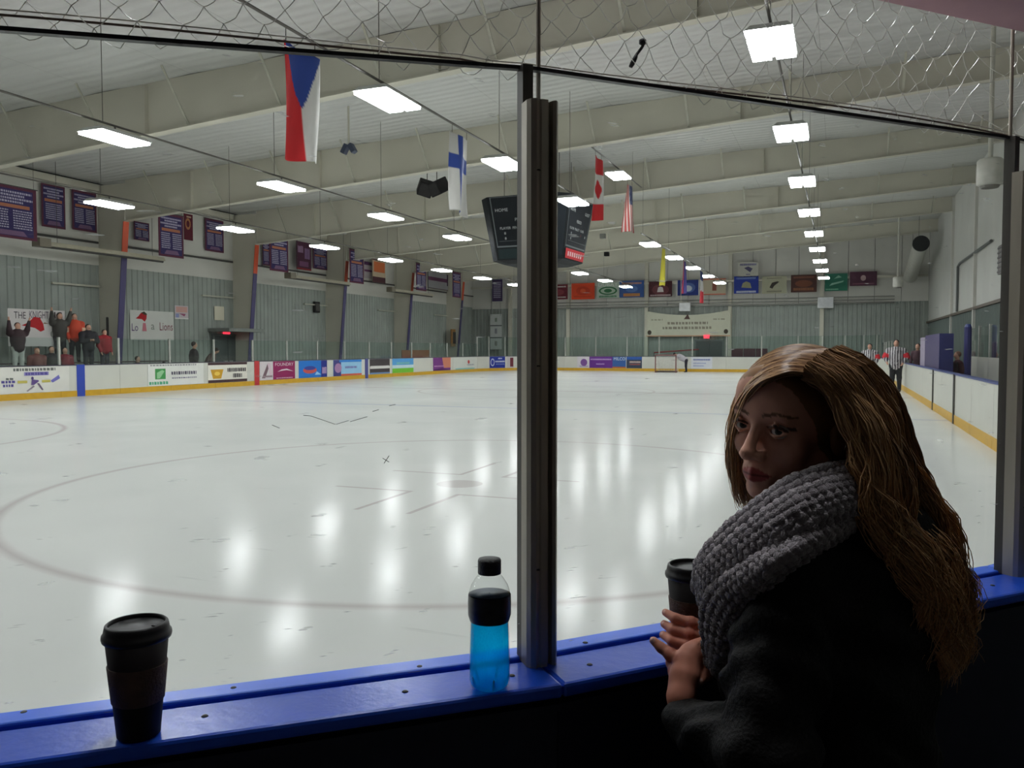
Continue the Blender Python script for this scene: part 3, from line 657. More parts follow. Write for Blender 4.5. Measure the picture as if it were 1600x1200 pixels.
# unit heaters: long pale rails hung along the left wall
for px0, px1, y0, y1 in ((68, 254, 384, 411), (455, 545, 434, 449), (612, 675, 455, 462)):
    a = atX(px0, y0, -26.2); b = atX(px1, y0, -26.2); t = thing('tube_heater', f'long pale tube heater hanging by the left wall, {["nearest", "middle", "farthest"][(68, 455, 612).index(px0)]} of three', 'heater', ((a.x+b.x)/2, (a.y+b.y)/2, a.z), 'tube heaters')
    MB().extr([(-.16, 0), (.16, 0), (.08, .16), (-.08, .16)], a, (b.x, b.y, a.z), RX, (0,0,1)).build('reflector', mat('heater_cream', (176, 170, 150), .4), t)
    MB().tube([a - Vector((0,0,.02)), Vector((b.x, b.y, a.z-.02))], .05, 8).build('tube', dark_line, t)
    MB().box((a.x-.2, a.y-.3, a.z-.05), (a.x+.2, a.y+.15, a.z+.25)).build('burner_box', mat('heater_box', (120, 112, 96), .5), t)
    for f in (.1, .9): MB().tube([(a.x, a.y+(b.y-a.y)*f, a.z+.15), (a.x, a.y+(b.y-a.y)*f, zroof(a.x)-.05)], .008, 4).build('chain', dark_line, t)
# ================================================================== banners on the far wall
def fb(px0, px1, yt, yb, label, base, shapes, Y=YW-.515, sag=0.0, cat='banner', nm='team_banner'):
    tl = atY(px0, yt, Y); br = atY(px1, yb, Y); bl = atY(px0, yb, Y)
    return sign(nm, label, cat, (tl.x, Y, bl.z), RX, NYm, br.x-tl.x, tl.z-bl.z, base, shapes, 'team banners on the far wall' if nm == 'team_banner' else None, sag=sag)
D = (210, 206, 200)
fb(769, 785, 437, 471, 'dim purple roster banner left of the metal post', NAVY, [('r', .06, .04, .94, .96, (74, 52, 92))] + [('l', .14, .84-.085*k, .86, .89-.085*k, 990+k, LAV) for k in range(9)])
fb(860, 887, 445, 468, 'maroon team banner right beside the metal post', (110, 34, 48), [('l', .1, .8, .9, .9, 51, D), ('e', .5, .48, .3, .2, (140, 60, 70)), ('l', .1, .1, .9, .18, 52, D)])
fb(893, 929, 443, 468, 'bright orange team banner on the far wall', (222, 74, 36), [('e', .5, .52, .3, .28, (196, 60, 30)), ('l', .12, .12, .88, .2, 53, (180, 60, 30)), ('e', .5, .52, .12, .14, (222, 90, 50))])
fb(933, 967, 441, 466, 'white and green team banner with an oval', (176, 190, 176), [('t', 'DUBAY', .06, .72, .95, .96, (226, 230, 222)), ('e', .5, .45, .42, .26, (52, 112, 72)), ('e', .5, .45, .34, .18, (170, 190, 170)), ('e', .5, .45, .18, .12, (52, 112, 72)), ('l', .1, .04, .9, .16, 54, (60, 120, 80))])
fb(968, 1006, 439, 465, 'mid blue team banner with orange foot', (60, 90, 150), [('l', .1, .78, .9, .9, 55, (180, 130, 110)), ('e', .5, .5, .25, .2, (90, 120, 180)), ('r', .16, .06, .84, .24, (186, 130, 80))])
fb(1014, 1050, 440, 464, 'dark maroon team banner with white animal head', (76, 34, 40), [('e', .5, .45, .36, .36, (110, 60, 66)), ('p', [(.36,.3),(.64,.3),(.6,.6),(.5,.66),(.4,.6)], (214, 204, 204)), ('l', .06, .05, .94, .14, 56, (200, 180, 180))])
fb(1057, 1093, 438, 462, 'navy blue team banner behind a red pennant', (42, 58, 130), [('e', .52, .5, .3, .32, (90, 110, 170)), ('e', .5, .45, .18, .2, (200, 206, 220)), ('r', 0, 0, .05, 1, D), ('r', .95, 0, 1, 1, D)])
fb(1098, 1134, 436, 461, 'cream team banner with red border and small figure', (190, 178, 156), [('r', 0, 0, 1, .06, (196, 96, 70)), ('r', 0, .94, 1, 1, (196, 96, 70)), ('r', .42, .25, .6, .75, (140, 76, 62)), ('e', .5, .82, .06, .08, (90, 60, 60))])
fb(1153, 1185, 410, 433, 'white banner with dark figure above a blue banner', (190, 188, 178), [('l', .1, .76, .9, .9, 57, (100, 96, 140)), ('p', [(.3,.6),(.5,.7),(.72,.55),(.6,.3),(.45,.45)], (84, 80, 110)), ('l', .4, .12, .6, .2, 58, (100, 96, 140))])
fb(1147, 1185, 432, 459, 'royal blue team banner with gold animal', (38, 58, 148), [('l', .1, .82, .9, .94, 59, (120, 140, 190)), ('p', [(.3,.35),(.72,.3),(.66,.6),(.5,.7),(.36,.6)], (150, 148, 120)), ('l', .1, .04, .9, .16, 60, (196, 200, 210))])
fb(1191, 1229, 432, 459, 'cream team banner with a dark bird', (176, 174, 150), [('p', [(.3,.35),(.42,.28),(.5,.45),(.7,.66),(.62,.7),(.4,.62)], (58, 52, 46)), ('l', .2, .08, .8, .16, 61, (120, 116, 100)), ('l', .2, .84, .8, .92, 62, (140, 136, 120))])
fb(1236, 1276, 430, 457, 'brown team banner left of the white wall box', (78, 46, 40), [('l', .1, .8, .9, .92, 63, (140, 90, 70)), ('e', .5, .5, .34, .2, (120, 70, 50)), ('l', .1, .1, .9, .26, 64, (150, 100, 70))])
fb(1289, 1324, 428, 455, 'teal green team banner with pale strokes', (40, 112, 90), [('p', [(.2,.3),(.8,.5),(.85,.6),(.3,.45)], (150, 196, 176)), ('p', [(.4,.7),(.75,.78),(.6,.9)], (150, 196, 176)), ('l', .05, .06, .6, .14, 65, (120, 180, 150))])
fb(1328, 1370, 425, 447, 'dark maroon team banner, rightmost on the far wall', (82, 40, 62), [('e', .5, .55, .1, .2, (190, 160, 160)), ('l', .1, .1, .9, .2, 66, (130, 80, 100))])
fb(1010, 1141, 486, 526, 'wide white arched banner hanging over the far doorway', (196, 196, 176), [('p', [(.455,.66),(.50,.86),(.53,.66)], (90, 66, 62)), ('l', .26, .46, .74, .56, 71, (138, 132, 118)), ('l', .20, .28, .78, .38, 72, (138, 132, 118)), ('l', .06, .62, .2, .68, 73, (160, 156, 140)), ('l', .8, .62, .95, .68, 74, (160, 156, 140)),
    ('e', .04, .16, .025, .09, (74, 66, 56)), ('e', .95, .18, .025, .09, (74, 66, 56)), ('r', 0, .0, 1, .04, (190, 150, 120))], Y=YW-.45, sag=.35, nm='hanging_banner')
# ================================================================== national flags on the lamp rail
def flag(label, px, yt, L, X, cf, rail=6.21, zt=None, W=.88, tw=0.0, seed=0):
    p = atX(px, yt, X); zt = p.z if zt is None else zt; nu, nv = 36, 60; vs = []; fs = []; cs = []; rg = random.Random(seed); ph = rg.random()*6
    for j in range(nv):
        for i in range(nu):
            u, v = i/(nu-1), j/(nv-1); tw_ = tw*v; wv = (.03+.05*v)*math.sin(u*7+ph+v*2) + tw_*(u-.5)
            sq = 1 - .10*v*abs(math.sin(ph+1)) - tw*.3*v
            vs.append((X + wv, p.y + (u-.5)*W*sq + .04*v*math.sin(ph), zt - v*L - .05*math.sin(u*3+ph)*v)); cs.append(lin(cf(u, v)))
    for j in range(nv-1):
        for i in range(nu-1): a = j*nu+i; fs.append((a, a+1, a+nu+1, a+nu))
    t = thing('flag', label, 'flag', (X, p.y, zt), 'national flags on the lamp rail')
    off = Vector((X, p.y, zt)); o = obj_mesh('cloth', [Vector(v)-off for v in vs], fs, mat_vc('flag_cloth', .8, .06, 8), t, True, cs)
    sd = o.modifiers.new('thickness', 'SOLIDIFY'); sd.thickness = .004
    for s in (-.4, .4): MB().tube([(X, p.y+s*W, zt-.01), (X, p.y+s*W, max(rail, zt+.05))], .006, 4).build('tie', dark_line, t)
XFl = -7.4
RD, WH, BL = (206, 34, 40), (214, 212, 208), (36, 66, 150)
def czech(u, v):
    if v < .48*(1-abs(2*u-1.05)) * 1.0 + .0 or v < .53*min(u/.52, (1-u)/.48): return BL
    return RD if u < .50 else WH
flag('Czech flag, red white and blue, nearest on the lamp rail', 470, 78, 1.6, XFl, czech, seed=3)
flag('white flag with blue cross hanging left of the metal post', 718, 212, 1.62, XFl, lambda u, v: (44, 74, 160) if (.38 < u < .62 or .27 < v < .45) else WH, seed=5)
def canada(u, v):
    if v < .27 or v > .73: return RD
    return RD if (abs(u-.5) < .22*(1-abs(v-.5)/.17) and abs(v-.5) < .17) else WH
flag('red and white Canadian flag above the scoreboard', 935, 247, 2.0, XFl, canada, rail=8.01, tw=.22, seed=8)
def usa(u, v):
    if u > .45 and v < .42: return (52, 58, 96) if (int(u*20)+int(v*24)) % 3 else (110, 114, 140)
    return (176, 70, 66) if int(u*13) % 2 == 0 else (200, 190, 184)
flag('American flag hanging right of the Canadian flag', 984, 290, 1.75, XFl, usa, rail=8.01, tw=.3, seed=9)
flag('narrow yellow flag before the far wall', 1037, 389, 1.65, XFl, lambda u, v: (206, 196, 66), W=.7, tw=.1, seed=12)
flag('narrow red and blue flag before the far wall', 1069, 408, 1.6, XFl, lambda u, v: (170, 60, 80) if u < .5 else (76, 70, 140), W=.6, tw=.12, seed=14)
flag('blue, white and red flag, farthest on the lamp rail', 1096, 424, 1.75, XFl, lambda u, v: (52, 64, 120) if v < .3 else ((204, 204, 204) if v < .64 else (204, 54, 66)), W=.8, seed=15)
# ================================================================== scoreboard over centre ice
SBX, SBY = -10.9, 30.5
sb_black = mat('scoreboard_black', (20, 24, 28), .7, var=.1, spec=.2); sb_edge = mat('scoreboard_trim', (120, 124, 122), .4, .3)
z1s, z0s = atY(800, 303, SBY-2).z, atY(800, 408, SBY-2).z
t = thing('scoreboard', 'black octagonal centre scoreboard hanging behind the metal post', 'scoreboard', (SBX, SBY, z0s))
def octa(hw, cut): return [(-hw+cut,-hw),(hw-cut,-hw),(hw,-hw+cut),(hw,hw-cut),(hw-cut,hw),(-hw+cut,hw),(-hw,hw-cut),(-hw,-hw+cut)]
ang = -.05
def rot(p): return (SBX + p[0]*math.cos(ang) - p[1]*math.sin(ang), SBY + p[0]*math.sin(ang) + p[1]*math.cos(ang))
top = [rot(p) for p in octa(1.78, .42)]; bot = [rot(p) for p in octa(1.42, .34)]
mb = MB(); mb.add([(*p, z1s) for p in top] + [(*p, z0s+.12) for p in bot] + [(*rot((p[0]*.75, p[1]*.75)), z0s) for p in octa(1.42, .34)],
   [tuple(range(8))[::-1], tuple(range(16, 24))] + [(i, (i+1) % 8, 8+(i+1) % 8, 8+i) for i in range(8)] + [(8+i, 8+(i+1) % 8, 16+(i+1) % 8, 16+i) for i in range(8)])
mb.f = [f[::-1] for f in mb.f]; mb.build('cabinet', sb_black, t)
H_ = z1s - z0s - .12
def face(i, shapes, nm='score_face'):
    a1, b1 = Vector((*top[i], z1s)), Vector((*top[(i+1) % 8], z1s)); a0, b0 = Vector((*bot[i], z0s+.12)), Vector((*bot[(i+1) % 8], z0s+.12))
    n = (b1-a1).cross(a1-a0).normalized(); f = MB()
    q = lambda x, y, o: (a0+(b0-a0)*x)*(1-y) + (a1+(b1-a1)*x)*y + n*o
    for k, sh in enumerate(shapes):
        o = .012 + k*.002; c = lin(sh[-1])
        if sh[0] == 'r': _, x0, y0, x1, y1, _c = sh; f.add([q(x0,y0,o), q(x1,y0,o), q(x1,y1,o), q(x0,y1,o)], [(0,1,2,3)], c)
        else:
            _, s, x0, y0, x1, y1, _c = sh; vs, fs = text_geo(s); f.add([q(x0+(x1-x0)*x, y0+(y1-y0)*y, o) for x, y in vs], fs, c)
    ob = f.build(nm, VC, t); ob['kind'] = 'stuff'
TX = (196, 200, 200); BK = (24, 28, 34); ED = (110, 116, 118)
def score(foot): return [('r', .04, .20, .96, .99, ED), ('r', .055, .225, .945, .98, BK), ('t', 'HOME', .10, .76, .30, .81, TX), ('t', 'GUEST', .70, .76, .90, .81, TX), ('t', 'PERIOD', .40, .60, .60, .65, TX),
    ('t', 'PLAYER', .14, .48, .32, .52, TX), ('t', 'PENALTY', .35, .48, .55, .52, TX), ('t', 'PLAYER', .60, .48, .75, .52, TX), ('t', '8', .20, .40, .23, .44, TX), ('t', '8', .20, .32, .23, .36, TX), ('t', '8', .62, .40, .65, .44, (120, 40, 40)), ('t', '8', .82, .40, .85, .44, TX),
    ('r', .1, .295, .9, .30, ED), ('r', .05, .02, .95, .175, foot)]
face(0, score((34, 48, 50))); face(2, score((196, 44, 52)) + [('r', .15+.1*k, .06, .21+.1*k, .13, (232, 190, 192)) for k in range(7)]); face(6, score((34, 48, 50))); face(1, [('r', .1, .05, .9, .95, (36, 42, 48))]); face(7, [('r', .1, .05, .9, .95, (22, 26, 30))])
for p in octa(1.2, .3)[::2]:
    x, y = rot(p); MB().tube([(x, y, z1s), (x, y, zroof(x)-.05)], .012, 4).build('cable', dark_line, t)
# ================================================================== loudspeakers
spk = mat('speaker_black', (22, 21, 22), .7, spec=.2)
c = atY(675, 293, 28.0); t = thing('loudspeaker', 'black angular loudspeaker cluster hanging under the roof', 'loudspeaker', c)
for a, dx in ((.5, -.28), (-.3, .28)):
    M = Matrix.Translation(c + Vector((dx, 0, 0))) @ Matrix.Rotation(a, 4, 'Z') @ Matrix.Rotation(.45, 4, 'X') @ Matrix.Rotation(a*.6, 4, 'Y')
    MB().box((-.27, -.3, -.26), (.27, .3, .26), M=M).build('cabinet', spk, t, bevel=.03)
    MB().box((-.22, -.315, -.21), (.22, -.305, .21), M=M).build('grille', mat('grille', (34, 32, 32), .8), t)
for s in (-.2, .2): MB().tube([c + Vector((s, 0, .2)), (c.x+s, c.y, zroof(c.x)-.05)], .015, 5).build('hanger', dark_line, t)
c = atY(545, 226, 21.5); t = thing('loudspeaker', 'pair of small dark spot speakers on a pole beside the Czech flag', 'loudspeaker', c)
MB().tube([c, (c.x, c.y, zroof(c.x)-.05)], .03, 6).build('pole', beam_m, t)
for s in (-1, 1):
    M = Matrix.Translation(c + Vector((s*.11, 0, -.1))) @ Matrix.Rotation(s*-.55, 4, 'Y'); MB().box((-.07, -.1, -.17), (.07, .1, .12), M=M).build('cabinet', mat('speaker_blue', (52, 62, 84), .5), t, bevel=.015)
for px, py, Y, lab in ((942, 369, 41, 'small grey camera box under the far roof'), (948, 397, 47, 'small dark speaker pair near the fifth roof frame')):
    c = atY(px, py, Y); t = thing('ceiling_box', lab, 'ceiling box', c); MB().box(c-Vector((.14,.12,.12)), c+Vector((.14,.12,.12))).build('body', spk if px > 945 else mat('grey_box', (110,110,104), .5), t, bevel=.02)
    MB().tube([c+Vector((0,0,.1)), (c.x, c.y, zroof(c.x)-.05)], .015, 5).build('stem', beam_m, t)
# hanging white cylinder fans on the right
cyl = mat('white_cylinder', (196, 194, 184), .5)
for px, py, X, lab in ((1547, 270, 3.0, 'large white cylinder fan hanging from a pole at upper right'), (1403, 441, 3.0, 'small white cylinder fan hanging far along the right side')):
    c = atX(px, py, X); t = thing('cylinder_fan', lab, 'fan', c, 'hanging cylinder fans')
    MB().lathe([(.20,-.28),(.265,-.25),(.265,.25),(.22,.30)], 24, c).build('drum', cyl, t, True)
    MB().lathe([(.17,-.33),(.2,-.28)], 20, c).build('grille', mat('fan_grille', (120,116,108), .6), t)
    MB().tube([c+Vector((0,0,.29)), (c.x, c.y, zroof(c.x)-.03)], .05, 8).build('pole', mat('white_pole', (190,188,176), .5), t)
# air duct end at upper right
a = atX(1439, 381, 4.3); b = atX(1412, 420, 4.6)
t = thing('air_duct', 'white round air duct with black open end at upper right', 'duct', a)
b = Vector((a.x, a.y+7.5, a.z-1.3)); MB().tube([a, b], .42, 20, cap=False).build('tube', cyl, t, True); MB().tube([a-Vector((0,.12,-.02)), a+Vector((0,.02,0))], .46, 20).build('collar', spk, t)
for f in (.2, .8): q = a.lerp(b, f); MB().tube([q+Vector((0,0,.4)), (q.x, q.y, zroof(q.x)-.05)], .015, 4).build('strap', dark_line, t)
# pipe and vent on the right wall
pts = [atX(1495, 487, XRW-.08), atX(1495, 418, XRW-.08), atX(1500, 411, XRW-.08), atX(1548, 405, XRW-.08)]
pts[1].y = pts[0].y; pts[3].z = pts[2].z; t = thing('wall_pipe', 'dark bent pipe on the right wall', 'pipe', pts[0]); MB().tube(pts, .06, 8).build('pipe', mat('pipe_grey', (86,88,86), .5), t)
p = atX(1562, 385, XRW-.05); q = atX(1590, 416, XRW-.05); t = thing('wall_vent', 'square grey vent on the right wall near the picture edge', 'vent', p)
MB().box((XRW-.1, q.y, q.z), (XRW, p.y, p.z)).build('frame', mat('vent_grey', (112,106,104), .6), t)
for k in range(6): z = q.z + (p.z-q.z)*(k+.5)/6; MB().box((XRW-.13, q.y+.05, z-.03), (XRW-.1, p.y-.05, z+.03)).build('slat', mat('vent_slat', (92,88,88), .6), t)
# white wall box and exit signs, doors
c = atY(1290, 473, YW-.4); t = thing('wall_box', 'white square box on the far wall below the teal banner', 'box', c); MB().box((c.x-.52,YW-.65,c.z-.38),(c.x+.52,YW-.32,c.z+.38)).build('body', mat('box_white',(214,216,216),.4), t, bevel=.03); MB().box((c.x-.45,YW-.67,c.z-.3),(c.x+.45,YW-.65,c.z+.3)).build('door_plate', mat('box_plate',(196,198,200),.4), t)
c = atY(1071, 480, YW-.6); t = thing('projector_box', 'small white box on a thin pole before the arched banner', 'box', c); MB().box((c.x-.4,YW-1.0,c.z-.3),(c.x+.4,YW-.55,c.z+.3)).build('body', _M['box_white'], t, bevel=.03); MB().tube([(c.x-.3,YW-.8,c.z+.3),(c.x-.3,YW-.8,zroof(c.x)-.05)], .025, 5).build('pole', beam_m, t)
exit_m = mat('exit_red', (255, 60, 84), .5, emit=1.3, var=0)
def exit_sign(c, r, n, lab):
    c = Vector(c); r = Vector(r); n = Vector(n); t = thing('exit_sign', lab, 'exit sign', c, 'red exit signs'); u = Vector((0,0,1))
    P = [c + r*sx*.2 + n*sn*.05 + u*sz*.13 for sz in (-1,1) for sx, sn in ((-1,1),(1,1),(1,-1),(-1,-1))]
    MB().hexa(P).build('case', exit_m, t); vs, fs = text_geo('EXIT')
    MB().add([c + r*(-.15+.3*x) + u*(-.07+.14*y) + n*.056 for x, y in vs], fs, lin((255, 170, 180))).build('lettering', VC, t)
def door(label, c, r, n, w, h, num, awn=False):
    c = Vector(c); r = Vector(r); n = Vector(n); u = Vector((0,0,1)); t = thing(f'door_{num}', label, None, c, kind='structure')
    def slab(x0,x1,y0,y1,o0,o1,nm,m): MB().hexa([c+r*a+n*b_+u*z for z in (y0,y1) for a,b_ in ((x0,o0),(x1,o0),(x1,o1),(x0,o1))]).build(nm, m, t)
    dk = mat('door_dark', (64,72,72), .5); fr = mat('door_frame', (100,108,106), .5)
    slab(-w/2, -.01, 0, h, .05, .09, 'door_leaf', dk); slab(.01, w/2, 0, h, .05, .09, 'door_leaf', dk)
    slab(-w/2-.1,-w/2,0,h+.1,.03,.13,'door_frame',fr); slab(w/2,w/2+.1,0,h+.1,.03,.13,'door_frame',fr); slab(-w/2,w/2,h,h+.1,.03,.13,'door_frame',fr)
    slab(.06,.30,1.0,1.05,.09,.14,'push_bar',post_m); slab(-.30,-.06,1.0,1.05,.09,.14,'push_bar',post_m)
    if awn: slab(-w/2-.35,w/2+.35,h+.2,h+.36,.03,1.3,'canopy',mat('canopy_grey',(120,124,118),.6))
p = atX(354, 560, XW+.05); door('dark double door with canopy in the left wall', (XW+.05, p.y, 0), (0,1,0), (1,0,0), 1.9, 2.25, 1, True)
e = atX(354, 518, XW+.15); exit_sign((XW+.15, e.y, e.z), (0,1,0), (1,0,0), 'glowing red exit sign over the left wall door')
p = atY(1108, 560, YW-.1); door('dark double door in the far wall under the arched banner', (p.x, YW-.05, 0), (1,0,0), (0,-1,0), 1.9, 2.2, 2)
e = atY(1104, 526, YW-.5); exit_sign((e.x, YW-.5, e.z), (1,0,0), (0,-1,0), 'glowing red exit sign on the far wall')
# posters and small fixtures on the left wall
def poster(px0, px1, yt, yb, label, base, sh, X=XW+.06):
    tl = atX(px0, yt, X); bl = atX(px0, yb, X); tr = atX(px1, yt, X); return sign('poster', label, 'poster', (X, tl.y, bl.z), RY, NXp, tr.y-tl.y, tl.z-bl.z, base, sh)
poster(273, 294, 477, 498, 'pink and blue poster on the grey wall', (196, 184, 190), [('r', .08, .5, .92, .92, (206, 160, 150)), ('p', [(.3,.42),(.8,.4),(.7,.2)], (150, 80, 110)), ('r', .05, .1, .3, .4, (140, 146, 190)), ('r', 0, 0, 1, .08, (220,220,216))])
poster(335, 350, 478, 500, 'plain cream notice board on the grey wall', (206, 200, 180), [('r', .05, .04, .95, .96, (212, 206, 186))])
RED_ = (176, 34, 40); DKT = (64, 56, 62)
poster(203, 271, 484, 531, 'white fan banner with red bird and dark letters on the wall', (206, 206, 200), [('p', [(.12,.72),(.18,.80),(.24,.92),(.31,.95),(.37,.86),(.36,.72),(.32,.62),(.26,.70)], RED_), ('p', [(.24,.92),(.31,.97),(.38,.88),(.34,.84)], (70, 62, 46)), ('t', 'Lo', .03, .30, .17, .55, (90, 60, 110)), ('p', [(.26,.3),(.36,.3),(.34,.58),(.28,.58)], (196, 120, 130)), ('t', 'a', .46, .36, .54, .54, (130, 136, 126)), ('t', 'Lions', .66, .34, .97, .62, (120, 56, 70))])
fb(766, 784, 491, 546, 'tall white strip of three sheets on the far left wall', (190, 194, 190), [('r', 0, .66, 1, .69, (96,100,100)), ('r', 0, .32, 1, .35, (96,100,100)), ('l', .4, .78, .6, .9, 91, (110, 130, 110)), ('l', .4, .44, .6, .6, 92, (130, 130, 140)), ('l', .4, .1, .6, .24, 93, (130, 130, 120))], nm='poster', cat='poster')
for px in (768, 782): p = atY(px, 492, YW-.52); MB().tube([(p.x, YW-.52, p.z-.1), (p.x, YW-.52, 6.5)], .01, 4).build('cord', dark_line, bpy.data.objects['poster.003'])
def small_box(px, py, X, s, m, label, nm='wall_fixture', cat='fixture'):
    c = atX(px, py, X); t = thing(nm, label, cat, c); MB().box(c-Vector((.12,s,s*1.2)), c+Vector((.0,s,s*1.2))).build('case', m, t, bevel=.02); MB().box(c+Vector((0,-s*.7,-s*.8)), c+Vector((.03,s*.7,s*.8))).build('cover', dark_line, t); return t
small_box(496, 480, XW+.2, .26, spk, 'small black wall speaker between the second and third columns')
small_box(533, 525, -27.2, .24, spk, 'small dark clock on the third column'); small_box(637, 528, -27.2, .26, spk, 'small dark clock on the fourth column')
small_box(180, 512, -27.5, .35, mat('bin_dark', (50, 46, 44), .7), 'dark square sign at the first column')
small_box(711, 528, -27.2, .55, mat('orange_box', (146, 104, 52), .6), 'tall orange brown cabinet at the fifth column')
# ================================================================== people in the hall
SK = (196, 150, 128); DK = (38, 36, 40); CLOTH = mat_vc('clothes_and_skin', .75, .15, 14)
def figure(label, loc, face, h=1.75, top=(80,30,34), legs=(40,42,54), hair=(50,38,30), arms=None, lean=0.0, sit=False, skin=SK, shoes=(30,30,30), belt=None, sleeves=None, group=None, hat=None, bulk=1.0):
    """one person: face = heading angle; arms = two (elbow, hand) offsets in body axes (right, forward, up) as fractions of height"""
    ca, sa = math.cos(face), math.sin(face); F = np.array((ca, sa, 0)); R_ = np.array((sa, -ca, 0)); U = np.array((0,0,1.)); L0 = np.array(loc, float)
    P = lambda r, f, u: L0 + (R_*r + F*f + U*u)*h
    b = Sdf(.02*h); hip = .50 if not sit else .26
    ln = lambda u: lean*(u-hip)      # forward shift with height
    drop = lambda u: (u-hip)*(1-math.cos(math.atan(lean))) if lean else 0
    Q = lambda r, f, u: P(r, f+ln(u), u-drop(u)*1.2)
    off = 0 if not sit else -.24
    b.cone(Q(0, 0, .52+off), Q(0, 0, .70+off), .085*h*bulk, .098*h*bulk, col=top); b.cone(Q(-.085*bulk, 0, .785+off), Q(.085*bulk, 0, .785+off), .05*h*bulk, .05*h*bulk, col=top)
    b.cone(Q(0,0,.66+off), Q(0,0,.76+off), .10*h*bulk, .09*h*bulk, col=top)
    b.cone(Q(0,.005,.80+off), Q(0,.01,.88+off), .033*h, .03*h, col=skin)
    b.ell(Q(0,.02,.925+off), (.045*h,.052*h,.066*h), col=skin, k=.01*h); b.ell(Q(0,.0,.947+off), (.052*h,.056*h,.056*h), col=hat or hair, k=.006*h); b.ell(Q(0,.07,.915+off), (.010*h,.014*h,.012*h), col=skin, k=.006*h)
    b.cone(Q(-.05, .0, .50+off), Q(.05,.0,.50+off), .075*h, .075*h, col=legs)
    for s in (-1, 1):
        if sit: b.chain([P(s*.055,0,.27), P(s*.07,.24,.27), P(s*.07,.25,.03)], [.06*h,.045*h,.035*h], legs)
        else: b.chain([P(s*.05,0,.49), P(s*.062,.01,.27), P(s*.065,-.01,.05)], [.065*h,.046*h,.034*h], legs)
        fx_ = .25 if sit else -.01
        b.cone(P(s*.068,fx_-.01,.022), P(s*.072,fx_+.08,.018), .026*h, .02*h, col=shoes)
    arms = arms or [((-.15,-.01,.62),(-.14,.07,.47)), ((.15,-.01,.62),(.14,.07,.47))]
    for s, (el, ha) in zip((-1,1), arms):
        A = [Q(s*.108*bulk,0,.785+off), P(el[0],el[1]+ln(el[2]),el[2]+off), P(ha[0],ha[1]+ln(ha[2]),ha[2]+off)]
        b.chain(A, [.042*h*bulk,.036*h*bulk,.028*h], top)
        if sleeves: b.cone(A[1]+(A[0]-A[1])*.35, A[1]+(A[0]-A[1])*.1, .048*h*bulk, .046*h*bulk, col=sleeves)
        d = (A[2]-A[1])/np.linalg.norm(A[2]-A[1]); b.cone(A[2], A[2]+d*.05*h, .023*h, .016*h, col=skin, k=.008*h)
        for q in (-1, 0, 1): b.cone(A[2]+d*.04*h+R_*q*.010*h, A[2]+d*.085*h+R_*q*.014*h, .0085*h, .007*h, col=skin, k=.004*h)
    V, Q_, C = b.mesh(.022 if h > 1 else .02)
    if belt:      # vertical stripes on the shirt of a referee
        m = np.all(np.abs(C-np.array(lin(top))) < 1e-4, 1); rel = (V-L0)@R_; C[m & (np.floor(rel/.045).astype(int) % 2 == 0)] = lin(belt)
    t = thing('person', label, 'person', loc, group); o = obj_mesh('body', V-L0, Q_, CLOTH, t, True, C); return t
# bleachers on the left
t = thing('bleacher', 'dark stepped bleacher behind the left boards', 'bleacher', (-26.0, 20, 0)); wood = mat('bleacher_maroon', (64, 48, 54), .7); 
for k in range(3):
    z = .42 + .36*k; x = -25.05 - .62*k
    MB().box((x-.26, 14, z-.05), (x, 27.5, z)).build('seat_plank', wood, t); MB().box((x-.62, 14, z-.36), (x-.3, 27.5, z-.31)).build('foot_plank', wood, t)
    for y in (14.3, 17.6, 20.9, 24.2, 27.2): MB().box((x-.2, y-.03, 0), (x-.1, y+.03, z-.05)).build('leg', dark_line, t)
def on_bleacher(px, k, X=None):
    X = -25.18 - .62*(k-1); p = atX(px, 540, X); return (X, p.y, .42 + .36*(k-1))
def sit_bleacher(px, k):
    X = -25.18 - .62*(k-1); p = atX(px, 540, X); return (X, p.y, .42 + .36*(k-1) - .36)
UP = [((-.16,.04,.86),(-.18,.08,1.02)), ((.16,.04,.86),(.18,.08,1.02))]
g = 'spectators on the bleacher'
figure('person in dark jacket raising arms to hold the fan banner', on_bleacher(28, 2), -.3, 1.74, (58,40,44), (190,190,184), arms=UP, bulk=1.35, group=g)
figure('person in dark top at the right end of the fan banner', on_bleacher(94, 3), -.3, 1.80, (66,64,60), DK, arms=UP, bulk=1.35, group=g)
figure('person in bright orange and white jersey among the spectators', on_bleacher(117, 3), -.4, 1.80, (206,74,48), DK, sleeves=(220,180,150), bulk=1.35, group=g)
figure('person in black hooded jacket, broad, beside the orange jersey', on_bleacher(138, 2), -.2, 1.76, (36,34,40), (34,36,44), arms=[((-.17,.05,.64),(-.05,.13,.66)),((.17,.05,.64),(.05,.13,.66))], bulk=1.35, group=g)
figure('person in red hooded top at the right end of the group', on_bleacher(163, 2), -.1, 1.58, (150,30,40), (40,40,50), bulk=1.35, group=g)
figure('person in dark coat sitting below the fan banner', sit_bleacher(80, 2), -.3, 1.72, (34,32,34), DK, sit=True, bulk=1.15, group=g)
figure('person in maroon top sitting below the orange jersey', sit_bleacher(101, 2), -.4, 1.66, (128,30,46), (50,50,70), sit=True, bulk=1.15, group=g)
figure('person in reddish top sitting below the red bird of the fan banner', sit_bleacher(57, 2), -.2, 1.64, (120,70,66), DK, sit=True, hair=(150,96,70), bulk=1.35, group=g)
figure('dark dressed person sitting alone near the white wall banner', sit_bleacher(214, 1), .2, 1.70, (44,38,46), DK, sit=True, bulk=1.15, group=g)
p = atX(303, 560, -25.4); figure('dark dressed person standing by the door canopy', (-25.4, p.y, -0.045), .9, 1.98, (46,34,38), (60,60,66), group='people by the left door')
p = atX(322, 560, -26.2); figure('person in brown jacket bending beside the left door', (-26.2, p.y, -0.045), .9, 1.85, (92,70,66), DK, lean=.55, group='people by the left door')
